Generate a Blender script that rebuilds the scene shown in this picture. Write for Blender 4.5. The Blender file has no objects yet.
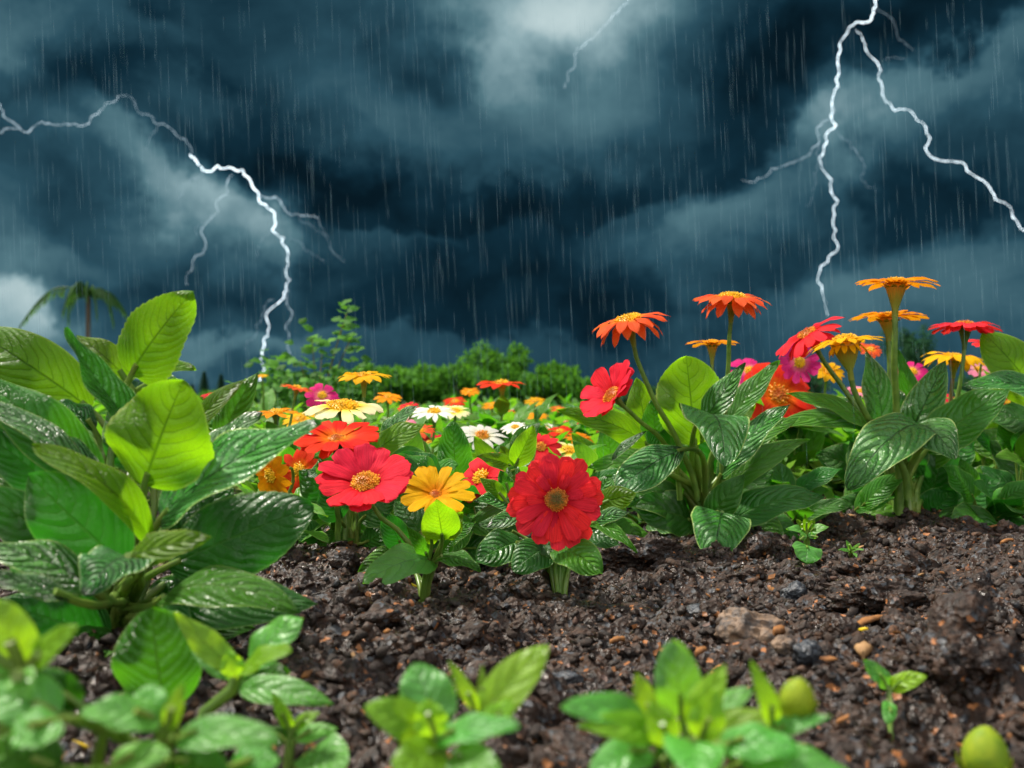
import bpy, math, random
import numpy as np
from mathutils import Vector, Matrix, noise as mnoise
random.seed(7)
S = bpy.context.scene
COL = S.collection
PI = math.pi

# ------------------------------------------------------------------ camera
CAM_H, FPX, HZ = 0.17, 1000.0, 400.0
PITCH = math.atan((HZ - 384.0) / FPX)
cd = bpy.data.cameras.new('camera')
cam = bpy.data.objects.new('camera', cd); COL.objects.link(cam)
cam.location = (0, 0, CAM_H)
cam.rotation_euler = (PI / 2 + PITCH, 0, 0)
cd.sensor_width = 36.0
cd.lens = 36.0 * FPX / 1024.0
cd.clip_start = 0.02
cd.clip_end = 20000
cd.dof.use_dof = True
cd.dof.focus_distance = 1.0
cd.dof.aperture_fstop = 8.3
S.camera = cam

# ------------------------------------------------------------------ render / exposure
S.render.engine = 'CYCLES'
S.view_settings.view_transform = 'Standard'
S.view_settings.look = 'None'
S.view_settings.exposure = 0.56
S.view_settings.gamma = 1.0
S.cycles.use_denoising = True
S.cycles.use_adaptive_sampling = True
S.cycles.adaptive_threshold = 0.025
S.cycles.max_bounces = 6
S.cycles.diffuse_bounces = 2
S.cycles.glossy_bounces = 2
S.cycles.transmission_bounces = 4
S.cycles.transparent_max_bounces = 16
S.cycles.caustics_reflective = False
S.cycles.caustics_refractive = False

SUN_EL, SUN_AZ = math.radians(58), math.radians(-62)   # azimuth from +Y towards +X


def P(px, py, D):
    """world point seen at pixel (px, py), D metres ahead of the camera"""
    x = (px - 512.0) / FPX
    y = (384.0 - py) / FPX
    c, s = math.cos(PITCH), math.sin(PITCH)
    d = Vector((x, c - y * s, s + y * c))
    return Vector((0, 0, CAM_H)) + d * (D / d.y)


# ------------------------------------------------------------------ node helper
class NT:
    def __init__(self, tree):
        self.t = tree
        tree.nodes.clear()

    def n(self, kind, ins=None, **kw):
        nd = self.t.nodes.new(kind)
        for k, v in kw.items():
            setattr(nd, k, v)
        for k, v in (ins or {}).items():
            self.put(nd.inputs[k], v)
        return nd

    def put(self, sock, v):
        if isinstance(v, bpy.types.NodeSocket):
            self.t.links.new(v, sock)
        else:
            if isinstance(v, (tuple, list)) and len(v) == 3 and sock.type == 'RGBA':
                v = (*v, 1)
            sock.default_value = v

    def m(self, op, a, b=None, c=None, clamp=False):
        nd = self.n('ShaderNodeMath', operation=op, use_clamp=clamp)
        self.put(nd.inputs[0], a)
        if b is not None: self.put(nd.inputs[1], b)
        if c is not None: self.put(nd.inputs[2], c)
        return nd.outputs[0]

    def mix(self, f, a, b, blend='MIX'):
        nd = self.n('ShaderNodeMix', data_type='RGBA', blend_type=blend)
        self.put(nd.inputs[0], f); self.put(nd.inputs[6], a); self.put(nd.inputs[7], b)
        return nd.outputs[2]

    def rng(self, v, a, b, c=0.0, d=1.0, smooth=True):
        nd = self.n('ShaderNodeMapRange', interpolation_type='SMOOTHSTEP' if smooth else 'LINEAR')
        for i, q in enumerate((v, a, b, c, d)):
            self.put(nd.inputs[i], q)
        return nd.outputs[0]

    def ramp(self, f, stops):
        nd = self.n('ShaderNodeValToRGB')
        e = nd.color_ramp.elements
        while len(e) < len(stops): e.new(0.5)
        for el, (p, c) in zip(e, stops):
            el.position = p; el.color = (*c, 1)
        self.put(nd.inputs[0], f)
        return nd.outputs[0]

    def noise(self, vec, scale, detail=3, rough=0.55, dist=0.0):
        nd = self.n('ShaderNodeTexNoise', {'Scale': scale, 'Detail': detail, 'Roughness': rough, 'Distortion': dist})
        if vec is not None: self.put(nd.inputs['Vector'], vec)
        return nd


def lin(r, g, b):
    f = lambda c: ((c / 255.0 + 0.055) / 1.055) ** 2.4 if c > 10 else c / 255.0 / 12.92
    return (f(r), f(g), f(b))


# ------------------------------------------------------------------ world: storm sky
W = bpy.data.worlds.new('World'); S.world = W; W.use_nodes = True
w = NT(W.node_tree)
tc = w.n('ShaderNodeTexCoord').outputs['Generated']
nrm = w.n('ShaderNodeVectorMath', {0: tc}, operation='NORMALIZE').outputs[0]
wn = w.noise(nrm, 2.6, 4, 0.5)
warp = w.n('ShaderNodeVectorMath', {0: wn.outputs['Color'], 1: (0.5, 0.5, 0.5)}, operation='SUBTRACT').outputs[0]
sx = w.n('ShaderNodeSeparateXYZ', {0: nrm})
az = w.m('ARCTAN2', sx.outputs[0], sx.outputs[1])
el = w.m('ARCSINE', sx.outputs[2])
p2 = w.n('ShaderNodeCombineXYZ', {0: az, 1: el, 2: 0.0}).outputs[0]
p2w = w.n('ShaderNodeVectorMath', {0: warp, 1: (0.34, 0.24, 0), 2: p2}, operation='MULTIPLY_ADD').outputs[0]
wn2 = w.noise(nrm, 8.0, 5, 0.6)
warp2 = w.n('ShaderNodeVectorMath', {0: wn2.outputs['Color'], 1: (0.5, 0.5, 0.5)}, operation='SUBTRACT').outputs[0]
p2w = w.n('ShaderNodeVectorMath', {0: warp2, 1: (0.20, 0.15, 0), 2: w.n('ShaderNodeVectorMath', {0: warp, 1: (0.16, 0.12, 0), 2: p2}, operation='MULTIPLY_ADD').outputs[0]}, operation='MULTIPLY_ADD').outputs[0]
# cloud masses, plus lightning glow painted into the sky along the bolts: (px, py, rx, ry, rotation deg, amount)
BLOBS = [
    (545, 0, 120, 66, 5, .54), (560, 40, 70, 90, -10, .16), (542, 78, 26, 34, 10, -.16), (512, 84, 30, 26, 0, .14), (600, 30, 120, 130, 0, .12), (680, 0, 70, 80, 0, .08),
    (430, 52, 70, 30, -5, -.12), (350, 105, 60, 60, 0, .10), (450, 140, 150, 45, 5, .12), (560, 212, 200, 36, 8, -.16), (400, 190, 130, 30, -12, -.10),
    (500, 305, 200, 55, -2, -.18), (430, 262, 40, 30, 0, -.08), (300, 130, 110, 50, -25, -.12), (325, 192, 70, 30, -30, -.14), (235, 97, 50, 22, -25, .13),
    (15, 25, 60, 70, 10, .22), (140, 18, 70, 24, 0, .10), (45, 92, 75, 30, 15, -.14), (118, 55, 60, 34, 0, -.12), (150, 0, 40, 14, 0, -.1),
    (120, 190, 190, 120, -20, .07), (150, 128, 60, 26, -42, .12), (222, 182, 55, 34, -32, .20), (240, 168, 26, 20, 0, .16), (284, 260, 22, 60, 0, .08), (872, 20, 30, 30, 0, .10), (836, 150, 22, 130, 0, .08), (985, 185, 50, 18, -40, .07), (60, 125, 70, 16, 0, .08), (185, 190, 70, 50, 0, .07), (270, 235, 26, 60, 0, .10), (262, 225, 50, 70, 0, .12),
    (90, 195, 90, 32, -18, -.14), (20, 175, 90, 24, -15, .08), (60, 235, 120, 18, -12, .07), (235, 292, 80, 36, 0, -.14), (100, 268, 60, 22, -10, -.10),
    (0, 290, 110, 80, -20, .24), (190, 356, 90, 16, 0, .14),
    (752, 92, 110, 62, 20, -.18), (925, 25, 150, 46, 14, -.20), (935, 225, 120, 56, 5, -.18), (700, 255, 110, 40, 5, -.05), (600, 310, 100, 40, 0, -.10),
    (845, 125, 80, 30, 22, .06), (840, 330, 60, 60, 0, .05),
]
# cloud shelves with one sharp upper edge: (px, py, half length, fade depth, rotation deg, amount)
SHELVES = [
    (765, 172, 170, 95, 20, .26), (945, 70, 150, 85, 24, .30), (650, 197, 120, 60, 14, .20), (905, 272, 230, 130, 7, .20), (25, 262, 100, 120, -33, .50),
    (350, 220, 120, 55, -8, .16), (470, 226, 70, 45, 4, .10), (215, 150, 150, 75, -37, .13), (300, 343, 380, 60, 0, .16), (620, 300, 200, 60, 3, .05),
]


def skymap(bx, by, rx, ry, rot):
    d = (P(bx, by, 1) - Vector((0, 0, CAM_H))).normalized()
    return w.n('ShaderNodeMapping', {'Vector': p2w, 'Location': (math.atan2(d.x, d.y), math.asin(d.z), 0),
               'Rotation': (0, 0, math.radians(rot)), 'Scale': (rx / FPX, ry / FPX, 1)}, vector_type='TEXTURE').outputs[0]


acc = 0.205
for (bx, by, rx, ry, rot, amp) in BLOBS:
    g = w.n('ShaderNodeTexGradient', {0: skymap(bx, by, rx * 1.45, ry * 1.45, rot)}, gradient_type='SPHERICAL').outputs['Fac']
    acc = w.m('MULTIPLY_ADD', w.rng(g, 0.0, 0.9), amp * 0.85, acc)
for (bx, by, rx, ry, rot, amp) in SHELVES:
    q = w.n('ShaderNodeSeparateXYZ', {0: skymap(bx, by, rx, ry, rot)})
    g = w.m('MULTIPLY', w.rng(q.outputs[1], 0.10, -0.14), w.rng(q.outputs[1], -1.0, 0.05))
    g = w.m('MULTIPLY', g, w.rng(w.m('ABSOLUTE', q.outputs[0]), 1.15, 0.35))
    acc = w.m('MULTIPLY_ADD', g, amp * 0.78, acc)
strt = w.n('ShaderNodeMapping', {'Vector': nrm, 'Scale': (1, 1, 1.5)}).outputs[0]
f1 = w.noise(strt, 3.2, 7, 0.52, 0.3).outputs['Fac']
f2 = w.noise(strt, 9.0, 6, 0.55, 0.6).outputs['Fac']
acc = w.m('MULTIPLY_ADD', w.m('SUBTRACT', f1, 0.5), 0.30, acc)
acc = w.m('MULTIPLY_ADD', w.m('SUBTRACT', f2, 0.5), 0.27, acc)
f3 = w.noise(strt, 26.0, 5, 0.6, 0.4).outputs['Fac']
acc = w.m('MULTIPLY_ADD', w.m('SUBTRACT', f3, 0.5), 0.06, acc)
cloud = w.ramp(acc, [(0.0, lin(7, 25, 35)), (0.12, lin(16, 44, 58)), (0.28, lin(44, 80, 95)), (0.45, lin(82, 119, 130)),
                     (0.68, lin(140, 170, 177)), (1.0, lin(205, 224, 225))])
# the storm front is dark ahead; unseen sky overhead and behind is brightened as added fill for the plants
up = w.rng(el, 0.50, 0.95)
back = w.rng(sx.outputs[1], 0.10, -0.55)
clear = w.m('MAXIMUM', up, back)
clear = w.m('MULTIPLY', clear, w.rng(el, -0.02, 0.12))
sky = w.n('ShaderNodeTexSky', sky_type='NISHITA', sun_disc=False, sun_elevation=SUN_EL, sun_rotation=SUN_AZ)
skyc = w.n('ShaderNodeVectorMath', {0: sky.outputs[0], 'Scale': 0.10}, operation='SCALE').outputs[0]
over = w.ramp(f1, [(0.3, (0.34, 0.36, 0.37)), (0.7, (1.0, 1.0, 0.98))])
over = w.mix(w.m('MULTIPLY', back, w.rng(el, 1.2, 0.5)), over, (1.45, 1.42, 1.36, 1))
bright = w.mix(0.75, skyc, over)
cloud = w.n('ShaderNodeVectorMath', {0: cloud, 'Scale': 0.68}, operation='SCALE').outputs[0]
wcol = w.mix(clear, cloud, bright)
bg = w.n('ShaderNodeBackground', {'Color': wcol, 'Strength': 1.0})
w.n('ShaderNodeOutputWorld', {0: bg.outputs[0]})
W.cycles.sampling_method = 'MANUAL'; W.cycles.sample_map_resolution = 512

# ------------------------------------------------------------------ sun (through a gap in the cloud, high on the left)
sl = bpy.data.lights.new('sun', 'SUN'); sun = bpy.data.objects.new('sun', sl); COL.objects.link(sun)
sl.energy = 5.0; sl.angle = math.radians(4); sl.color = (1.0, 0.93, 0.82)
sd = Vector((math.sin(SUN_AZ) * math.cos(SUN_EL), math.cos(SUN_AZ) * math.cos(SUN_EL), math.sin(SUN_EL)))
sun.rotation_euler = sd.to_track_quat('Z', 'Y').to_euler()


# ------------------------------------------------------------------ materials
def mat(name):
    m = bpy.data.materials.new(name); m.use_nodes = True
    return m, NT(m.node_tree)


def leaf_mat(name, top, under, vein, glow, transl=0.42, nv=9, rough=0.3, pucker=0.5, dew=0.0, rim=(0.42, 0.5, 0.2), veindark=0.0, spec=0.34):
    m, t = mat(name)
    uv = t.n('ShaderNodeUVMap').outputs[0]
    oi = t.n('ShaderNodeObjectInfo').outputs['Random']
    tco = t.n('ShaderNodeTexCoord').outputs['Object']
    s = t.n('ShaderNodeSeparateXYZ', {0: uv})
    u, v = s.outputs[0], s.outputs[1]
    wob = t.noise(tco, 60, 2).outputs['Fac']
    c0 = t.m('MULTIPLY', t.m('ABSOLUTE', t.m('SUBTRACT', u, 0.5)), 2.0)
    side = t.m('MULTIPLY', t.m('GREATER_THAN', u, 0.5), 0.45)
    cc = t.m('POWER', c0, 1.6)
    ph = t.m('MULTIPLY_ADD', cc, t.m('MULTIPLY_ADD', v, 0.12, -0.42), v)
    ph = t.m('MULTIPLY_ADD', t.m('SUBTRACT', wob, 0.5), 0.10, ph)
    ph = t.m('ADD', t.m('MULTIPLY', ph, t.rng(oi, 0, 1, nv * 0.75, nv * 1.2, False)), t.m('ADD', side, oi))
    fr = t.m('FRACT', ph)
    dv = t.m('ABSOLUTE', t.m('SUBTRACT', fr, 0.5))           # 0 at the vein, .5 between two veins
    vw = t.rng(c0, 0.0, 0.95, 0.095, 0.03, False)
    lat = t.m('SUBTRACT', 1.0, t.rng(dv, 0.0, vw))
    lat = t.m('MULTIPLY', lat, t.rng(c0, 1.0, 0.8))
    midw = t.rng(v, 0.0, 1.0, 0.075, 0.02, False)
    mid = t.m('SUBTRACT', 1.0, t.rng(c0, 0.0, midw))
    veins = t.m('MAXIMUM', mid, t.m('MULTIPLY', lat, 0.75), clamp=True)
    vor = t.n('ShaderNodeTexVoronoi', {'Vector': tco, 'Scale': 420.0}, feature='DISTANCE_TO_EDGE').outputs['Distance']
    net = t.rng(vor, 0.0, 0.12)
    big = t.noise(tco, 28, 4, 0.6).outputs['Fac']
    hsv_v = t.rng(t.m('FRACT', t.m('MULTIPLY', oi, 7.3)), 0, 1, 0.8, 1.22, False)
    bf = t.n('ShaderNodeNewGeometry').outputs['Backfacing']
    base = t.mix(t.rng(big, 0.3, 0.7), top, [c * f for c, f in zip(top, (1.5, 1.28, 0.9))])
    base = t.mix(t.m('MULTIPLY', bf, 0.7), base, under)
    base = t.mix(t.m('MULTIPLY', t.m('SUBTRACT', 1.0, net), 0.22), base, [c * 0.6 for c in top])
    base = t.mix(t.m('MULTIPLY', veins, 0.75), base, vein)
    edge = t.rng(c0, 0.93, 0.98)
    base = t.mix(t.m('MULTIPLY', edge, 0.75), base, rim)
    spot = t.m('GREATER_THAN', t.noise(tco, 55, 5, 0.75).outputs['Fac'], 0.71)
    base = t.mix(t.m('MULTIPLY', spot, 0.6), base, (0.30, 0.26, 0.05))
    hs = t.n('ShaderNodeHueSaturation', {'Hue': t.rng(oi, 0, 1, 0.487, 0.513, False), 'Value': hsv_v, 'Saturation': 1.0, 'Color': base})
    base = hs.outputs[0]
    tcol = t.mix(t.m('MULTIPLY', veins, 0.9), glow, [c * 0.22 for c in glow])
    tcol = t.mix(t.rng(big, 0.35, 0.65), tcol, t.mix(0.5, tcol, [glow[0] * 0.35, glow[1] * 0.6, glow[2]]))
    tcol = t.mix(t.m('MULTIPLY', t.m('SUBTRACT', 1.0, net), 0.45), tcol, [c * 0.6 for c in glow])
    hump = t.m('POWER', t.m('MULTIPLY', dv, 2.0), 0.6)
    hgt = t.m('MULTIPLY', hump, t.rng(c0, 1.0, 0.5, 0.2, 1.0))
    hgt = t.m('MULTIPLY', hgt, t.rng(big, 0.3, 0.65, 0.35, 1.1))
    hgt = t.m('MULTIPLY', hgt, t.m('SUBTRACT', 1.0, mid))
    fine = t.m('MULTIPLY_ADD', net, 0.12, t.m('MULTIPLY', t.noise(tco, 160, 3).outputs['Fac'], 0.35))
    hgt = t.m('ADD', hgt, fine)
    nrmz = t.n('ShaderNodeBump', {'Strength': pucker, 'Distance': 0.0022, 'Height': hgt}).outputs[0]
    rr = t.rng(t.noise(tco, 45, 3).outputs['Fac'], 0.3, 0.7, rough - 0.10, rough + 0.12)
    if dew > 0:
        dv2 = t.n('ShaderNodeTexVoronoi', {'Vector': tco, 'Scale': 330.0, 'Randomness': 1.0})
        on = t.m('GREATER_THAN', t.n('ShaderNodeSeparateXYZ', {0: dv2.outputs['Color']}).outputs[0], 1.0 - dew)
        drop = t.m('MULTIPLY', t.m('SQRT', t.m('MAXIMUM', t.m('SUBTRACT', 0.12, t.m('MULTIPLY', dv2.outputs['Distance'], dv2.outputs['Distance'])), 0.0)), on)
        nrmz = t.n('ShaderNodeBump', {'Strength': 0.9, 'Distance': 0.0035, 'Height': drop, 'Normal': nrmz}).outputs[0]
        rr = t.m('MULTIPLY', rr, t.m('SUBTRACT', 1.0, t.m('MULTIPLY', t.m('GREATER_THAN', drop, 0.01), 0.7)))
    pr = t.n('ShaderNodeBsdfPrincipled', {'Base Color': base, 'Roughness': rr, 'Normal': nrmz, 'Specular IOR Level': spec})
    tl = t.n('ShaderNodeBsdfTranslucent', {'Color': tcol})
    ms = t.n('ShaderNodeMixShader', {0: transl, 1: pr.outputs[0], 2: tl.outputs[0]})
    t.n('ShaderNodeOutputMaterial', {0: ms.outputs[0]})
    return m


LM = {
    'lime': leaf_mat('young_leaf', (0.10, 0.25, 0.008), (0.13, 0.30, 0.012), (0.03, 0.11, 0.005), (0.36, 0.74, 0.006), 0.58, 9, 0.40, 0.9, rim=(0.45, 0.58, 0.10)),
    'mid': leaf_mat('green_leaf', (0.045, 0.21, 0.010), (0.055, 0.23, 0.015), (0.14, 0.34, 0.03), (0.16, 0.58, 0.012), 0.42, 9, 0.34, 1.2, rim=(0.28, 0.44, 0.08), spec=0.5),
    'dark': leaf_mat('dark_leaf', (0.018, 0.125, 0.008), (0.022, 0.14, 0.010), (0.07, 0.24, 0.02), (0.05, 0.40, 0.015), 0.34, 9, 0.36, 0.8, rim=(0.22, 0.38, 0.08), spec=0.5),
    'dew': leaf_mat('wet_leaf', (0.034, 0.205, 0.020), (0.08, 0.28, 0.015), (0.012, 0.085, 0.010), (0.08, 0.42, 0.02), 0.22, 9, 0.33, 2.0, 0.4, spec=0.9, rim=(0.42, 0.56, 0.14)),
    'fg': leaf_mat('seedling_leaf', (0.085, 0.33, 0.040), (0.12, 0.36, 0.03), (0.10, 0.30, 0.04), (0.42, 0.95, 0.03), 0.45, 5, 0.45, 0.5, spec=0.8, rim=(0.16, 0.36, 0.05)),
    'fglime': leaf_mat('young_seedling_leaf', (0.17, 0.38, 0.012), (0.2, 0.42, 0.015), (0.14, 0.34, 0.015), (0.62, 1.0, 0.02), 0.52, 5, 0.45, 0.4, spec=0.5, rim=(0.25, 0.45, 0.05)),
    'bed': leaf_mat('bedding_leaf', (0.06, 0.22, 0.015), (0.10, 0.28, 0.02), (0.12, 0.28, 0.03), (0.28, 0.66, 0.02), 0.42, 6, 0.42, 0.6),
}


def simple(name, col, rough=0.5, col2=None, scale=40.0, bump=0.3, spec=0.4, dist=0.002, transl=0.0, tcol=None, detail=4):
    m, t = mat(name)
    tco = t.n('ShaderNodeTexCoord').outputs['Object']
    nz = t.noise(tco, scale, detail, 0.6).outputs['Fac']
    c = t.mix(t.rng(nz, 0.35, 0.65), col, col2 or [q * 0.65 for q in col])
    b = t.n('ShaderNodeBump', {'Strength': bump, 'Distance': dist, 'Height': nz}).outputs[0]
    pr = t.n('ShaderNodeBsdfPrincipled', {'Base Color': c, 'Roughness': rough, 'Normal': b, 'Specular IOR Level': spec})
    out = pr.outputs[0]
    if transl:
        tl = t.n('ShaderNodeBsdfTranslucent', {'Color': tcol or col})
        out = t.n('ShaderNodeMixShader', {0: transl, 1: out, 2: tl.outputs[0]}).outputs[0]
    t.n('ShaderNodeOutputMaterial', {0: out})
    return m


STEM = simple('stem_green', (0.16, 0.27, 0.045), 0.38, (0.09, 0.18, 0.03), 90, 0.3, 0.5, 0.001, 0.25, (0.4, 0.55, 0.06))
STEM_W = simple('stem_woody', (0.20, 0.13, 0.04), 0.5, (0.12, 0.14, 0.03), 70, 0.3)
PETIOLE = simple('petiole_green', (0.13, 0.25, 0.04), 0.35, (0.20, 0.26, 0.05), 50, 0.3, 0.5, 0.001, 0.25, (0.35, 0.55, 0.06))


def petal_mat(name, tip, base, under, glow, streak=0.5, rough=0.42, transl=0.38, basew=0.28):
    m, t = mat(name)
    uv = t.n('ShaderNodeUVMap').outputs[0]
    oi = t.n('ShaderNodeObjectInfo').outputs['Random']
    s = t.n('ShaderNodeSeparateXYZ', {0: uv})
    u, v = s.outputs[0], s.outputs[1]
    off = t.m('MULTIPLY', oi, 40.0)
    sv = t.n('ShaderNodeCombineXYZ', {0: t.m('MULTIPLY', u, 9.0), 1: t.m('MULTIPLY', v, 0.9), 2: off}).outputs[0]
    st = t.noise(sv, 1.6, 3, 0.6).outputs['Fac']
    fine = t.noise(t.n('ShaderNodeCombineXYZ', {0: t.m('MULTIPLY', u, 26.0), 1: t.m('MULTIPLY', v, 1.2), 2: off}).outputs[0], 1.2, 2).outputs['Fac']
    c = t.mix(t.m('MULTIPLY', t.rng(st, 0.35, 0.65), streak), tip, [q * 0.6 for q in tip])
    c = t.mix(t.m('MULTIPLY', t.rng(fine, 0.56, 0.72), 0.30), c, [min(1, q * 1.2 + 0.06) for q in tip])
    bsel = t.m('SUBTRACT', 1.0, t.rng(t.m('MULTIPLY_ADD', t.m('SUBTRACT', st, 0.5), 0.25, v), basew * 0.3, basew * 1.7))
    c = t.mix(bsel, c, base)
    bf = t.n('ShaderNodeNewGeometry').outputs['Backfacing']
    c = t.mix(t.m('MULTIPLY', bf, 0.6), c, under)
    hs = t.n('ShaderNodeHueSaturation', {'Hue': t.rng(oi, 0, 1, 0.4965, 0.5035, False), 'Value': t.rng(oi, 0, 1, 0.88, 1.12, False), 'Saturation': 1.0, 'Color': c})
    c = hs.outputs[0]
    b = t.n('ShaderNodeBump', {'Strength': 0.55, 'Distance': 0.0012, 'Height': t.m('ADD', st, t.m('MULTIPLY', fine, 0.4))}).outputs[0]
    pr = t.n('ShaderNodeBsdfPrincipled', {'Base Color': c, 'Roughness': 0.6, 'Normal': b, 'Specular IOR Level': 0.06})
    tl = t.n('ShaderNodeBsdfTranslucent', {'Color': t.mix(0.5, c, glow), 'Normal': b})
    t.n('ShaderNodeOutputMaterial', {0: t.n('ShaderNodeMixShader', {0: transl, 1: pr.outputs[0], 2: tl.outputs[0]}).outputs[0]})
    return m


PM = {
    'red': petal_mat('red_petal', (0.92, 0.030, 0.048), (0.50, 0.006, 0.012), (0.55, 0.03, 0.03), (0.95, 0.05, 0.03), 0.6, basew=0.34),
    'crimson': petal_mat('rose_red_petal', (0.84, 0.022, 0.050), (0.50, 0.006, 0.014), (0.55, 0.03, 0.04), (0.95, 0.06, 0.06), 0.6, basew=0.25),
    'scarlet': petal_mat('scarlet_petal', (0.74, 0.022, 0.010), (0.80, 0.16, 0.006), (0.75, 0.07, 0.02), (1.0, 0.12, 0.02), 0.5),
    'coral': petal_mat('coral_petal', (0.80, 0.10, 0.025), (0.82, 0.26, 0.02), (0.75, 0.09, 0.03), (1.0, 0.30, 0.06), 0.45),
    'orange': petal_mat('orange_petal', (0.85, 0.27, 0.004), (0.85, 0.19, 0.003), (0.80, 0.22, 0.005), (1.0, 0.48, 0.01), 0.35),
    'yellow': petal_mat('yellow_petal', (0.85, 0.44, 0.005), (0.82, 0.28, 0.004), (0.80, 0.33, 0.005), (1.0, 0.62, 0.02), 0.3),
    'cream': petal_mat('cream_petal', (0.88, 0.80, 0.46), (0.90, 0.62, 0.02), (0.85, 0.74, 0.3), (1.0, 0.86, 0.3), 0.15, basew=0.45),
    'white': petal_mat('white_petal', (0.84, 0.82, 0.74), (0.85, 0.80, 0.55), (0.76, 0.74, 0.6), (0.9, 0.86, 0.7), 0.15),
    'magenta': petal_mat('magenta_petal', (0.70, 0.02, 0.20), (0.80, 0.2, 0.25), (0.75, 0.06, 0.3), (1.0, 0.10, 0.40), 0.5),
    'pink': petal_mat('pink_petal', (0.85, 0.25, 0.38), (0.85, 0.5, 0.4), (0.8, 0.3, 0.4), (1.0, 0.4, 0.5), 0.3),
}


def disc_mat(name, inner, outer):
    m, t = mat(name)
    uv = t.n('ShaderNodeUVMap').outputs[0]
    s = t.n('ShaderNodeSeparateXYZ', {0: uv})
    ri = t.n('ShaderNodeNewGeometry').outputs['Random Per Island']
    c = t.mix(t.rng(t.m('MULTIPLY_ADD', t.m('SUBTRACT', ri, 0.5), 0.5, s.outputs[1]), 0.25, 0.85), inner, outer)
    c = t.mix(t.m('MULTIPLY', t.m('GREATER_THAN', ri, 0.72), 0.6), c, [q * 0.35 for q in outer])
    pr = t.n('ShaderNodeBsdfPrincipled', {'Base Color': c, 'Roughness': 0.5})
    t.n('ShaderNodeOutputMaterial', {0: pr.outputs[0]})
    return m


DM = {
    'gold': disc_mat('golden_florets', (0.60, 0.20, 0.015), (0.88, 0.42, 0.02)),
    'brown': disc_mat('ochre_florets', (0.16, 0.13, 0.015), (0.72, 0.22, 0.02)),
    'sun': disc_mat('yellow_florets', (0.88, 0.52, 0.015), (0.90, 0.50, 0.01)),
    'rust': disc_mat('rusty_florets', (0.55, 0.12, 0.01), (0.85, 0.34, 0.01)),
}


def calyx_mat(name, low, high):
    m, t = mat(name)
    s = t.n('ShaderNodeSeparateXYZ', {0: t.n('ShaderNodeUVMap').outputs[0]})
    st = t.noise(t.n('ShaderNodeCombineXYZ', {0: t.m('MULTIPLY', s.outputs[0], 40.0), 1: s.outputs[1], 2: 0.0}).outputs[0], 1.5, 2).outputs['Fac']
    c = t.mix(t.rng(t.m('MULTIPLY_ADD', t.m('SUBTRACT', st, 0.5), 0.5, s.outputs[1]), 0.25, 0.85), low, high)
    b = t.n('ShaderNodeBump', {'Strength': 0.7, 'Distance': 0.001, 'Height': st}).outputs[0]
    pr = t.n('ShaderNodeBsdfPrincipled', {'Base Color': c, 'Roughness': 0.45, 'Normal': b})
    tl = t.n('ShaderNodeBsdfTranslucent', {'Color': c})
    t.n('ShaderNodeOutputMaterial', {0: t.n('ShaderNodeMixShader', {0: 0.25, 1: pr.outputs[0], 2: tl.outputs[0]}).outputs[0]})
    return m


CX = {'green': calyx_mat('green_calyx', (0.09, 0.2, 0.03), (0.13, 0.25, 0.04)),
      'orange': calyx_mat('orange_calyx', (0.26, 0.30, 0.03), (0.80, 0.32, 0.02)),
      'red': calyx_mat('red_calyx', (0.16, 0.24, 0.03), (0.55, 0.06, 0.03))}


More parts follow.
